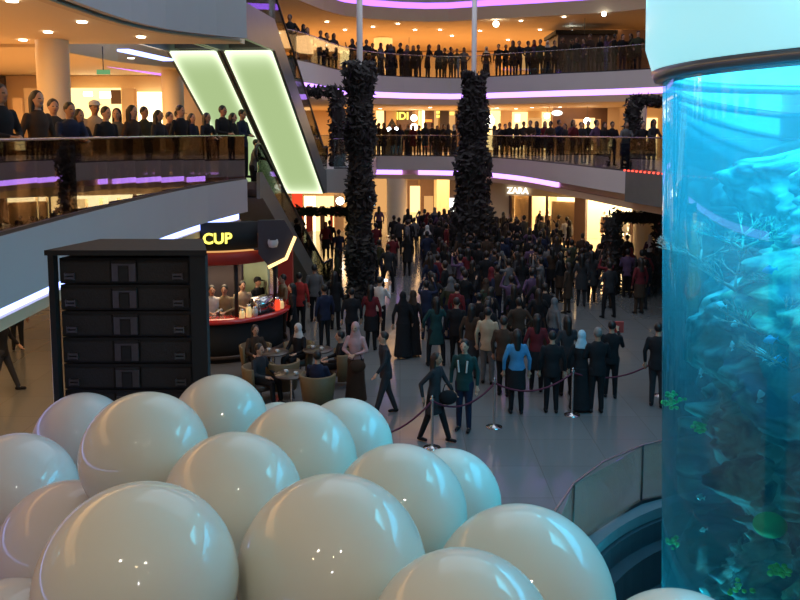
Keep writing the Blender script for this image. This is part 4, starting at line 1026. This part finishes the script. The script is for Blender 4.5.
def sdf(p, pr):
    k, d = pr[1], pr[2]
    if k == 'cap':
        a, ra, b, rb = d; ab = b - a; t = max(0, min(1, (p - a).dot(ab) / max(1e-9, ab.length_squared))); return (p - a - ab * t).length - (ra + (rb - ra) * t)
    if k == 'ell':
        c, r = d; q = p - c; L = math.sqrt((q.x / r[0]) ** 2 + (q.y / r[1]) ** 2 + (q.z / r[2]) ** 2); return (L - 1) * min(r)
    rows = d
    if p.z < rows[0][2] - .01 : return rows[0][2] - p.z + .02
    if p.z > rows[-1][2] + .01: return p.z - rows[-1][2] + .02
    for a, b in zip(rows, rows[1:]):
        if p.z <= b[2] + .01:
            t = max(0, min(1, (p.z - a[2]) / (b[2] - a[2]))); c = [a[i] + (b[i] - a[i]) * t for i in range(5)]
            L = math.sqrt(((p.x - c[0]) / c[3]) ** 2 + ((p.y - c[1]) / c[4]) ** 2); return (L - 1) * min(c[3], c[4])
    return 9
def solid(prims, grow=0.):
    bm = bmesh.new()
    for tg, k, d in prims:
        if k == 'cap':
            a, ra, b, rb = d; ra += grow; rb += grow
            tube(bm, [a, b], [ra, rb], 12); ell(bm, a, (ra,) * 3, 12, 8); ell(bm, b, (rb,) * 3, 12, 8)
        elif k == 'ell': ell(bm, d[0], tuple(r + grow for r in d[1]), 20, 12)
        else: 
            n = 24; rings = [[bm.verts.new((x + (rx + grow) * math.cos(2 * PI * i / n), y + (ry + grow) * math.sin(2 * PI * i / n), z)) for i in range(n)] for x, y, z, rx, ry in d]
            for p, q in zip(rings, rings[1:]):
                for i in range(n): bm.faces.new((p[i], p[(i + 1) % n], q[(i + 1) % n], q[i]))
            bm.faces.new(rings[0][::-1]); bm.faces.new(rings[-1])
    return bm
def remesh(bm, vox, smooth=2, name='body'):
    me = bpy.data.meshes.new('t'); bmesh.ops.recalc_face_normals(bm, faces=bm.faces[:]); bm.to_mesh(me); bm.free()
    o = bpy.data.objects.new('t', me); C.objects.link(o)
    m = o.modifiers.new('r', 'REMESH'); m.mode = 'VOXEL'; m.voxel_size = vox; m.use_smooth_shade = True
    if smooth: s = o.modifiers.new('s', 'SMOOTH'); s.factor = .5; s.iterations = smooth
    bpy.context.view_layer.update()
    out = bpy.data.meshes.new_from_object(o.evaluated_get(bpy.context.evaluated_depsgraph_get()))
    bpy.data.objects.remove(o); bpy.data.meshes.remove(me); out.name = name; out.materials.clear()
    return out
def cloth(name, c, r=.8): return mat(name, c, r, var=.25, vscale=9, spec=.2)
CL = {k: cloth(k + '_cloth', c) for k, c in dict(black=(.012, .012, .014), charcoal=(.03, .03, .034), navy=(.015, .02, .045), brown=(.05, .03, .02), olive=(.045, .05, .03), grey=(.12, .12, .125), wine=(.12, .015, .02), red=(.35, .03, .025), teal=(.012, .045, .045), blue=(.06, .22, .40), white=(.55, .52, .50), pink=(.45, .28, .28), beige=(.40, .30, .20), khaki=(.25, .20, .12), palescarf=(.35, .50, .58), purple=(.09, .05, .10)).items()}
SK = [mat('skin_%s' % n, c, .5, spec=.3) for n, c in (('light', (.48, .27, .18)), ('tan', (.34, .18, .11)), ('brown', (.22, .11, .07)))]
HR = [mat('hair_%s' % n, c, .5, var=.3, vscale=30) for n, c in (('black', (.004, .004, .004)), ('dark_brown', (.014, .008, .005)), ('grey', (.15, .14, .13)))]
EYE = mat('dark_eyes', (.02, .015, .012), .2); LIP = mat('lips', (.30, .09, .08), .4)

# crowd prototypes: one mesh, slots top/bottom/skin/hair/shoes/scarf
SLOT = ['top', 'bottom', 'skin', 'hair', 'shoes', 'scarf']
def crowd_mesh(pose, outfit):
    P = figure(pose, outfit, False); me = remesh(solid(P), .026, 1, 'person')
    for s in SLOT: me.materials.append(SK[0])
    idx = []
    for f in me.polygons:
        c = f.center; best = min(P, key=lambda pr: sdf(c, pr) - (.02 if pr[0] in ('hair', 'scarf') and c.y > -.05 else 0)); idx.append(SLOT.index(best[0]))
    me.polygons.foreach_set('material_index', idx); return me
CM = {}
def crowd_proto(pose, outfit):
    if (pose, outfit) not in CM: CM[(pose, outfit)] = crowd_mesh(pose, outfit)
    return CM[(pose, outfit)]
OUT = {'man': 'man', 'woman': 'long-haired woman', 'coat': 'woman in a coat', 'robe': 'woman in a long robe and headscarf'}
darks = ['black'] * 5 + ['charcoal'] * 4 + ['navy', 'navy', 'brown', 'brown', 'olive', 'purple', 'grey', 'wine']
nm_top = {}
def crowd(loc, rz, pose, outfit, label, group, top=None, bottom=None, sc=1.0, scarf=None):
    me = crowd_proto(pose, outfit)
    o = bpy.data.objects.new('person', me); C.objects.link(o); o.location = loc; o.rotation_euler = (0, 0, rz); o.scale = (sc,) * 3
    top = top or random.choice(darks); bottom = bottom or random.choice(['black', 'charcoal', 'navy', 'brown'])
    ms = [CL[top], CL[bottom], random.choice(SK), random.choice(HR[:2]), CL['black'], CL[scarf or random.choice(['grey', 'black', 'white', 'wine', 'brown'])]]
    for i, m in enumerate(ms): o.material_slots[i].link = 'OBJECT'; o.material_slots[i].material = m
    return tag(o, label, 'person', group)

# featured people: body + hair / top / bottoms / shoes / extras as children
FM = {}
def feat_parts(pose, outfit):
    if (pose, outfit) in FM: return FM[(pose, outfit)]
    P = figure(pose, outfit, True)
    body = [(t, k, d) for t, k, d in P if t == 'skin'] ; under = []
    for t, k, d in P:
        if t in ('top', 'bottom', 'shoes') and not (k == 'loft' and t == 'bottom'):
            if k == 'cap': under.append((t, k, (d[0], d[1] * .80, d[2], d[3] * .80)))
            elif k == 'loft' and d[-1][2] > 1.2 - (.5 if pose == 'sit' else 0): under.append((t, k, [(x, y, z, rx * .86, ry * .86) for x, y, z, rx, ry in d]))
    me = remesh(solid(body + under), .0125, 1, 'person'); me.materials.append(SK[0]); me.materials.append(EYE); me.materials.append(LIP)
    dz = -.46 if pose == 'sit' else 0; lean = -.10 if pose == 'lean' else (-.04 if pose == 'walk' else 0); hc = V(0, lean - .02, 1.605 + dz)
    idx = []
    for f in me.polygons:
        q = f.center - hc; i = 0
        if q.y < -.06:
            if abs(abs(q.x) - .03) < .014 and abs(q.z - .008) < .008: i = 1
            elif abs(q.x) < .024 and abs(q.z + .058) < .008: i = 2
        idx.append(i)
    me.polygons.foreach_set('material_index', idx)
    parts = {'body': me}
    for t, g in (('top', .0), ('bottom', .0), ('shoes', .0), ('hair', 0), ('scarf', 0)):
        pr = [p for p in P if p[0] == t]
        if pr: parts[t] = remesh(solid(pr, g), .02, 2, t)
    for t, m_ in parts.items():
        if t != 'body': m_.materials.append(CL['black'])
    FM[(pose, outfit)] = parts; return parts
PN = {'top': {'man': 'jacket', 'woman': 'blouse', 'coat': 'coat', 'robe': 'cardigan'}, 'bottom': {'man': 'trousers', 'woman': 'skirt', 'coat': 'trousers', 'robe': 'long_skirt'}}
def feat(loc, rz, pose, outfit, label, top='black', bottom='black', hair=0, skin=0, sc=1., scarf='white', group=None, extra=None):
    pr = feat_parts(pose, outfit)
    b = bpy.data.objects.new('person', pr['body']); C.objects.link(b); b.location = loc; b.rotation_euler = (0, 0, rz); b.scale = (sc,) * 3
    b.material_slots[0].link = 'OBJECT'; b.material_slots[0].material = SK[skin]
    tag(b, label, 'person', group)
    for t, m_ in (('top', CL[top]), ('bottom', CL[bottom]), ('shoes', CL['black']), ('hair', HR[hair]), ('scarf', CL[scarf])):
        if t in pr:
            nm = PN.get(t, {}).get(outfit, {'scarf': 'headscarf'}.get(t, t))
            o = bpy.data.objects.new(nm, pr[t]); C.objects.link(o); o.parent = b
            o.material_slots[0].link = 'OBJECT'; o.material_slots[0].material = m_
    if ' cap' in label:
        ly = {'lean': -.10, 'walk': -.04}.get(pose, 0) - .02
        bm = bmesh.new(); lathe(bm, [(.094, 0), (.095, .03), (.08, .065), (.045, .085), (.001, .09)], 20, (0, ly + .012, 1.645))
        box(bm, -.06, .06, ly - .19, ly - .07, 1.645, 1.655); obj('cap', bm, CL['white' if 'white cap' in label else 'black'], b, True)
    return b
def G(u, v): return at_z(u, v, 0)
def face(deg): return R(deg)
F_ = [ # u, vfeet, facing deg (0 = towards camera, 90 = right, 180 = away, -90 = left), pose, outfit, top, bottom, hair, scarf, label
 (386, 415, -70, 'walk', 'man', 'charcoal', 'charcoal', 1, None, 'man in dark grey suit striding left behind the balloons'),
 (434, 441, 60, 'walk', 'coat', 'charcoal', 'black', 1, None, 'woman in dark coat walking beside the nearest rope post'),
 (464, 430, -20, 'stand', 'man', 'teal', 'navy', 0, None, 'man in dark teal jacket with white stripes on his chest'),
 (487, 384, 160, 'stand', 'man', 'beige', 'grey', 0, None, 'man in pale pinkish shirt and grey trousers'),
 (516, 414, 180, 'stand', 'woman', 'blue', 'black', 0, None, 'woman in bright blue top seen from behind'),
 (551, 413, 175, 'stand', 'man', 'black', 'black', 0, None, 'man in black suit seen from behind right of the blue top'),
 (580, 411, 170, 'stand', 'robe', 'black', 'black', 0, 'palescarf', 'woman in black with a pale blue headscarf'),
 (596, 413, 185, 'fold', 'man', 'black', 'black', 2, None, 'brown-haired person in black right of the pale blue headscarf'),
 (610, 398, 165, 'phone', 'man', 'black', 'black', 0, None, 'tall man in black holding up a small red object'),
 (656, 407, 150, 'stand', 'man', 'black', 'charcoal', 0, None, 'man in black standing right beside the aquarium'),
 (356, 402, -15, 'fold', 'robe', 'pink', 'brown', 0, 'pink', 'woman in pale pink top and headscarf holding a brown bag'),
 (380, 338, 150, 'phone', 'man', 'white', 'black', 0, None, 'man in white shirt raising a camera'),
 (352, 352, 190, 'stand', 'man', 'black', 'black', 0, None, 'man all in black left of the white-shirted man'),
 (371, 350, 170, 'stand', 'woman', 'wine', 'black', 0, None, 'woman in dark red beside the white-shirted man'),
 (403, 358, 185, 'stand', 'robe', 'black', 'black', 0, 'black', 'broad woman in a long black robe facing away'),
 (413, 356, 150, 'stand', 'robe', 'black', 'black', 0, 'brown', 'woman in black robe with brown headscarf, right of the broad one'),
 (436, 366, 190, 'wide', 'coat', 'teal', 'black', 0, None, 'person in dark green coat standing with feet apart'),
 (456, 366, 170, 'stand', 'man', 'black', 'black', 1, None, 'man in black right of the dark green coat'),
 (471, 378, 160, 'stand', 'woman', 'brown', 'charcoal', 0, None, 'woman in brown top left of the pale-shirted man'),
 (325, 348, -150, 'stand', 'man', 'navy', 'black', 0, None, 'man in dark suit with a blue shirt by the cafe seats'),
 (300, 333, 170, 'stand', 'man', 'red', 'black', 0, None, 'man in red shirt standing right of the kiosk'),
 (315, 322, 180, 'stand', 'man', 'grey', 'black', 0, None, 'man in pale grey jacket behind the suited man'),
 (335, 330, 165, 'stand', 'coat', 'black', 'black', 0, None, 'woman in black coat near the escalator foot'),
 (284, 338, -60, 'fold', 'man', 'khaki', 'brown', 1, None, 'man in khaki jacket leaning towards the red counter'),
 (293, 345, -80, 'stand', 'woman', 'black', 'black', 0, None, 'woman in black behind the man in khaki'),
 (536, 392, 170, 'stand', 'woman', 'wine', 'black', 0, None, 'woman in dark red between the blue top and the black suit'),
 (566, 396, 190, 'stand', 'coat', 'charcoal', 'black', 0, None, 'woman in charcoal coat behind the black-suited man'),
 (503, 396, 150, 'stand', 'man', 'brown', 'black', 1, None, 'man in brown jacket just left of the blue top'),
 (4, 392, 100, 'walk', 'man', 'black', 'charcoal', 0, None, 'man in dark clothes striding at the left picture edge'),
 (18, 350, -160, 'stand', 'man', 'brown', 'black', 0, None, 'person in brown under the left balcony behind the striding man'),
]
for u, v, a, ps, of, tp, bt, hr, sf, lb in F_:
    o = feat(G(u, v), face(a), ps, of, lb, tp, bt, hr, random.choice((0, 1)), random.uniform(.98, 1.04), sf or 'white')
    if 'white stripes' in lb:
        for s in (-1, 1):
            bm = bmesh.new(); tube(bm, [(s * .09, -.135, 1.36), (s * .07, -.135, 1.14)], .018, 6); obj('stripe', bm, CL['white'], o)
    if 'bag' in lb or 'dark coat walking' in lb:
        t = thing('handbag', 'brown rounded handbag held by the woman in pale pink' if 'bag' in lb else 'dark shoulder bag of the woman walking by the rope post', 'bag', o.location + Vector((.05 if 'bag' in lb else .25, -.26 if 'bag' in lb else -.08, .86)))
        bm = bmesh.new(); ell(bm, (0, 0, 0), (.17, .08, .14), 18, 12); obj('body', bm, CL['brown'] if 'bag' in lb else CL['black'], t, True)
        bm = bmesh.new(); tube(bm, [(-.1, 0, .1), (-.06, 0, .24), (.06, 0, .24), (.1, 0, .1)], .01, 6); obj('strap', bm, CL['black'], t, True)
    if 'small red object' in lb:
        bm = bmesh.new(); box(bm, -.12, .12, -.02, .02, -.12, .12); q = obj('red_flag', bm, M['redpaint']); q.location = at_y(618, 327, o.location.y + .35); tag(q, 'small red square held up by the tall man in black', 'flag')
    if 'raising a camera' in lb:
        bm = bmesh.new(); box(bm, -.05, .05, -.02, .02, -.03, .03); q = obj('phone', bm, M['screen']); q.location = o.location + Vector((.16, .42, 1.55)); tag(q, 'small lit camera held by the white-shirted man', 'camera')
# seated guests
for (u, v), a, of, tp, sf, lb, hr in ((cpos[2][0], -30, 'robe', 'black', 'white', 'seated woman with a pale headscarf at the cafe', 0), (cpos[3][0], -80, 'man', 'black', None, 'seated man in black at the right-hand cafe chair', 0), (cpos[4][0], 60, 'man', 'charcoal', None, 'seated man in dark jacket turned right, by the rear balloon', 1), (cpos[5][0], 165, 'man', 'navy', None, 'seated man in suit, head just above the balloons', 1), (cpos[0][0], 30, 'woman', 'brown', None, 'seated woman in brown nearest the kiosk counter', 0)):
    feat(G(u, v), face(a), 'sit', of, lb, tp, 'black', hr, 0, 1, sf or 'white')
# kiosk staff: behind the counter
for a, r, fc, tp, lb, of, ps in ((-95, .75, 20, 'white', 'barista in a white shirt inside the kiosk, leftmost', 'man', 'fold'), (-70, .7, 0, 'khaki', 'barista in khaki shirt in the middle of the kiosk', 'man', 'fold'), (-10, .6, 30, 'beige', 'barista in beige shirt behind the coffee machine', 'man', 'fold'), (28, 1.0, 60, 'black', 'kiosk worker in black with dark cap', 'man', 'stand')):
    feat((KX + r * math.cos(R(a)), KY + r * math.sin(R(a)), .0), face(fc), ps, of, lb, tp, 'black', 0, 0, 1.04)
area((KX, KY - .3, 2.42), (0, 0, 0), 1.2, 1.2, 42, (1, .72, .45), 'kiosk_lamp')

# left balcony people (leaning at the glass)
def edgeX(y):
    for a, b in zip(eL1, eL1[1:]):
        if a[1] <= y <= b[1]: return a[0] + (b[0] - a[0]) * (y - a[1]) / (b[1] - a[1])
    return -5
def on_balcony(u, back):
    k = (u - 400) / F / 1.0; lo, hi = 5., 21.8
    for _ in range(40):
        m = (lo + hi) / 2
        if edgeX(m) - back < k * m: lo = m     # still left of the ray -> further away
        else: hi = m
    return Vector((edgeX(lo) - back, lo, L1))
LBP = [(3, .55, 'man', 'black', 'big man in black suit at the left picture edge on balcony', 70, 1.10), (40, .5, 'coat', 'brown', 'large woman in brown leaning forward on left balcony', 60, 1.08), (56, .9, 'man', 'charcoal', 'man in charcoal right behind the large woman in brown', 40, 1.04), (69, .5, 'man', 'navy', 'man in navy beside the cream column', 50, 1.0), (81, .5, 'woman', 'black', 'small woman in black at the balcony glass', 60, .95), (97, .8, 'man', 'beige', 'man with a white cap in pale jacket on left balcony', 40, 1.06), (108, .45, 'man', 'black', 'broad man in black before the bright shop window', 60, .99), (119, .8, 'woman', 'grey', 'woman in grey with pale face looking at the camera', 10, 1.0), (134, 0.45, 'coat', 'brown', 'woman in brown coat between bright window and pillar', 70, 1.03), (146, 1.05, 'man', 'olive', 'man in olive jacket in front of bright window', 60, 1.05), (160, 0.45, 'woman', 'charcoal', 'woman in charcoal in front of the brightest window', 70, 1.0), (171, 1.05, 'man', 'brown', 'man in brown left of the first glowing escalator', 60, 1.0), (182, 0.5, 'man', 'black', 'tall man in black at the left edge of glowing panel', 60, 1.08), (193, 1.05, 'woman', 'navy', 'woman in navy before the first glowing panel', 60, 1.0), (205, 0.45, 'coat', 'black', 'woman in black coat before the first glowing panel', 60, 1.0), (216, 1.0, 'man', 'charcoal', 'man in charcoal with a cap before the glowing panels', 80, 1.06), (224, 0.45, 'man', 'black', 'taller man in black close behind the man in charcoal', 60, 1.12), (234, .32, 'woman', 'black', 'woman in black at the seam of the glowing panels', 70, 1.02), (245, 0.5, 'man', 'navy', 'man in navy stepping onto the escalator at the balcony corner', 70, 1.08), (257, .35, 'man', 'grey', 'person in grey on the escalator just below the balcony corner', 80, .93)]
for i, (u, bk, of, tp, lb, fc, sc) in enumerate(LBP):
    p = on_balcony(u, bk)
    if u == 245: p = Vector((-4.42, 22.55, L1))
    if u == 257: p = Vector((-4.28, 23.35, L1 - .57))
    feat(p, face(fc), random.choice(['lean', 'stand', 'fold']), of, lb, tp, 'black', random.choice((0, 0, 1)), random.choice((0, 1)), sc * 1.03, 'brown')

# crowd on the ground floor
def crowd_at(u, v, fc=None, zone='', **k):
    of = random.choice(['man'] * 6 + ['woman'] * 3 + ['coat'] * 2 + ['robe'] * 2); ps = random.choice(['stand'] * 4 + ['hips', 'fold', 'phone', 'wide', 'up'])
    if of == 'robe': ps = 'stand'
    return of, ps
placed = [o.location.copy() for o in C.objects if o.name.startswith('person') and o.location.z < .5]
OBST = [(at_z(361, 301, 0), .85), (at_z(472, 272, 0), 1.15), (at_z(397, 237, 0), .95), (at_z(642, 262, 0), .8), (Vector((7.5, 28, 0)), .7), (Vector((9.25, 28, 0)), .7), (Vector((-3.95, 30.6, 0)), .6), (Vector((-1.85, 30.6, 0)), .6), (Vector((-3.2, 28.6, 0)), 1.3), (Vector((KX, KY, 0)), 2.2)]
zones = [ # n, ufrom, uto, vfrom, vto, min gap, description
 (27, 404, 470, 240, 262, .62, 'in backlit crowd between column and leafy pole'),
 (15, 486, 572, 247, 262, .62, 'in crowd before the lit store windows'),
 (40, 425, 560, 262, 300, .62, 'in packed middle of ground floor crowd'),
 (27, 560, 660, 275, 318, .62, 'in packed crowd towards the aquarium'),
 (27, 420, 545, 300, 345, .62, 'in near part of the packed crowd'),
 (9, 480, 560, 345, 372, .62, 'at near crowd edge behind woman in blue'),
 (8, 306, 420, 262, 300, .7, 'scattered near the left leafy pole')]
for n, ua, ub, va, vb, gap, desc in zones:
    k = tries = 0
    while k < n and tries < 1500:
        tries += 1
        # uniform over the floor area, not over the picture
        d0, d1 = at_z(400, vb, 0).y, at_z(400, va, 0).y; y = random.uniform(d0, d1)
        x = random.uniform(ua - 400, ub - 400) / F * y
        p = Vector((x, y, 0))
        if any((p - q).length < gap for q in placed): continue
        if any((p - q).length < w_ for q, w_ in OBST): continue
        placed.append(p); k += 1
        of, ps = crowd_at(0, 0); tp = random.choice(darks + ['grey', 'red'] * (random.random() < .4) + ['white'] * (random.random() < .15))
        fcn = 180 + random.gauss(0, 45)
        adj = {'black': 'black', 'charcoal': 'dark grey', 'navy': 'navy', 'brown': 'brown', 'olive': 'olive', 'purple': 'dark purple', 'grey': 'grey', 'wine': 'dark red', 'red': 'red', 'white': 'white'}[tp]
        lb = '%s in %s, %s' % ({'man': 'man', 'woman': 'long-haired woman', 'coat': 'coated woman', 'robe': 'headscarved woman'}[of], adj, desc)
        crowd(p, face(fcn), ps, of, lb, 'people ' + desc, tp, None, random.uniform(.93, 1.05))
# a few picked out in the light round the thick column
for u, v, tp, of, fc, lb in ((363, 246, 'black', 'coat', 150, 'person in black right under the television screen'), (379, 238, 'purple', 'woman', 180, 'woman in purple left of the thick cream column'), (394, 251, 'black', 'man', 180, 'man in black in front of the thick cream column'), (399, 254, 'charcoal', 'man', 200, 'man in charcoal overlapping the thick cream column'), (370, 291, 'black', 'man', 170, 'man in black right of the left leafy pole'), (388, 292, 'charcoal', 'man', 175, 'man in charcoal suit with legs apart on the pink-lit floor'), (407, 276, 'black', 'coat', 180, 'slim woman in black on the bright strip of floor'), (503, 246, 'brown', 'coat', 180, 'woman in brown before the plain store wall'), (330, 258, 'black', 'man', 180, 'man with broad shoulders under the flowered arch'), (326, 215 + 45, 'wine', 'woman', 20, 'woman in dark red under the flowered arch')):
    p = G(u, v); crowd(p, face(fc), 'wide' if 'legs apart' in lb else 'stand', of, lb, 'people lit from behind', tp, 'black', 1.0)

# galleries
def along(edge, u, back, side=1):
    q = offset(edge, side * back); best = None
    for a, b in zip(q, q[1:]):
        k = (u - 400) / F
        fa, fb = a[0] - k * a[1], b[0] - k * b[1]
        if fa * fb <= 0 and fa != fb:
            t = fa / (fa - fb); return Vector((a[0] + (b[0] - a[0]) * t, a[1] + (b[1] - a[1]) * t, 0))
    return None
def gal(us, edge, z, desc, group, rows=(.45, 1.0)):
    for i, u in enumerate(us):
        p = along(edge, u, rows[i % len(rows)] + random.uniform(0, .15))
        if p is None: continue
        p.z = z; of, ps = crowd_at(0, 0); ps = random.choice(['stand', 'lean', 'fold', 'phone', 'hips']) if of != 'robe' else 'stand'; tp = random.choice(darks)
        adj = {'black': 'black', 'charcoal': 'dark grey', 'navy': 'navy', 'brown': 'brown', 'olive': 'olive', 'purple': 'dark purple', 'grey': 'grey', 'wine': 'dark red'}[tp]
        lb = '%s in %s, %s' % ({'man': 'man', 'woman': 'long-haired woman', 'coat': 'coated woman', 'robe': 'headscarved woman'}[of], adj, desc)
        crowd(p, face(random.gauss(0, 35)), ps, of, lb, group, tp, None, random.uniform(.94, 1.06))
gal([292, 298, 305, 309, 322, 328, 335], eF2, L2 + .0, 'at the left end of the second floor railing', 'people at the left end of the second floor')
gal([353, 358, 367, 373, 381, 388, 391, 395, 402, 407, 413, 418, 427], eF2, L2, 'at the middle of the second floor railing', 'people at the middle of the second floor')
gal([438, 444, 450, 456, 463, 485, 497, 504, 511, 517, 526, 532, 538, 545, 552], eF2, L2, 'at second floor railing right of leafy pole', 'people right of the pole on the second floor')
gal([560, 567, 574, 581, 588, 596, 603, 611, 619, 627, 634], eF2, L2, 'at the second floor railing before the dark kiosk', 'people before the dark kiosk', (.5, .9))
gal([374, 379, 384, 393, 400, 408, 413, 419, 425, 432, 437, 443, 448, 454, 494, 499, 504], eF1, L1, 'at the far first floor railing near the lit shops', 'people at the far middle first floor railing')
gal([509, 516, 523, 530, 537, 544, 551, 558, 565, 572, 579, 587, 595, 603, 611], eF1, L1, 'at the right part of first floor railing', 'people at the right first floor railing', (.45, 1.0, 1.5))
gal([624, 633, 641, 650], eF1, L1, 'on the first floor beside the aquarium arch', 'people on the first floor beside the aquarium', (.5, .9))

# =================================================================== LIGHTS
warm = (1.0, .58, .24)
# lamps in the gallery ceilings (area lamps flush with the soffits)
area((-9, 8, L2 - .88), (0, 0, 0), 5, 14, 560, warm, 'ceiling_lamp')
area((-9.5, 20, L2 - .97), (0, 0, 0), 5, 6, 420, warm, 'ceiling_lamp')
area((1, 47.5, L2 - 1.33), (0, 0, 0), 20, 6, 1000, warm, 'ceiling_lamp')
area((12, 40, L2 - 1.33), (0, 0, 0), 8, 8, 160, warm, 'ceiling_lamp')
area((1, 48, L3 - 1.21), (0, 0, 0), 22, 9, 1700, warm, 'ceiling_lamp')
area((13, 42, L3 - 1.21), (0, 0, 0), 8, 8, 120, warm, 'ceiling_lamp')
area((2, 50, L1 - 1.22), (0, 0, 0), 14, 9, 2400, warm, 'ceiling_lamp')
area((10.4, 41.3, L1 - 1.22), (0, 0, -.5), 8, 2.4, 1500, (1, .68, .34), 'ceiling_lamp')
area((9.6, 36.2, L1 - 1.22), (0, 0, -.5), 4, 1.2, 160, (1, .68, .34), 'ceiling_lamp')
area((-8.5, 10, L1 - 1.27), (0, 0, 0), 5, 18, 420, warm, 'ceiling_lamp')
area((-8, 36, L1 + 3), (0, 0, 0), 5, 8, 60, warm, 'ceiling_lamp')
for x_, e_ in ((-1.6, 34), (1.2, 42)): area((x_, -.6, 8.9), (R(30), 0, 0), .22, .22, e_, (1, .93, .78), 'balcony_lamp')
for x_, y_ in ((-2.4, -1.6), (.3, -1.2), (2.2, -1.8)): area((x_, y_, 8.6), (R(35), 0, 0), .12, .12, 8, (1, .75, .4), 'balcony_lamp')
area((2, 22, 14.5), (0, 0, 0), 12, 22, 1150, (.75, .85, 1.0), 'atrium_fill_light')  # added soft fill for the whole atrium, not a real fitting
# the photographer's flash
l = bpy.data.lights.new('camera_flash', 'POINT'); l.energy = 30; l.shadow_soft_size = .06; l.color = (.95, .98, 1)
o = bpy.data.objects.new('camera_flash', l); C.objects.link(o); o.location = (.04, -.02, CAM_Z + .06)
w = bpy.data.worlds.new('world'); S.world = w; w.use_nodes = True
w.node_tree.nodes['Background'].inputs[0].default_value = (.38, .34, .36, 1); w.node_tree.nodes['Background'].inputs[1].default_value = .46
S.cycles.max_bounces = 6; S.cycles.transparent_max_bounces = 12; S.cycles.caustics_reflective = False; S.cycles.caustics_refractive = False
S.cycles.sample_clamp_indirect = 4
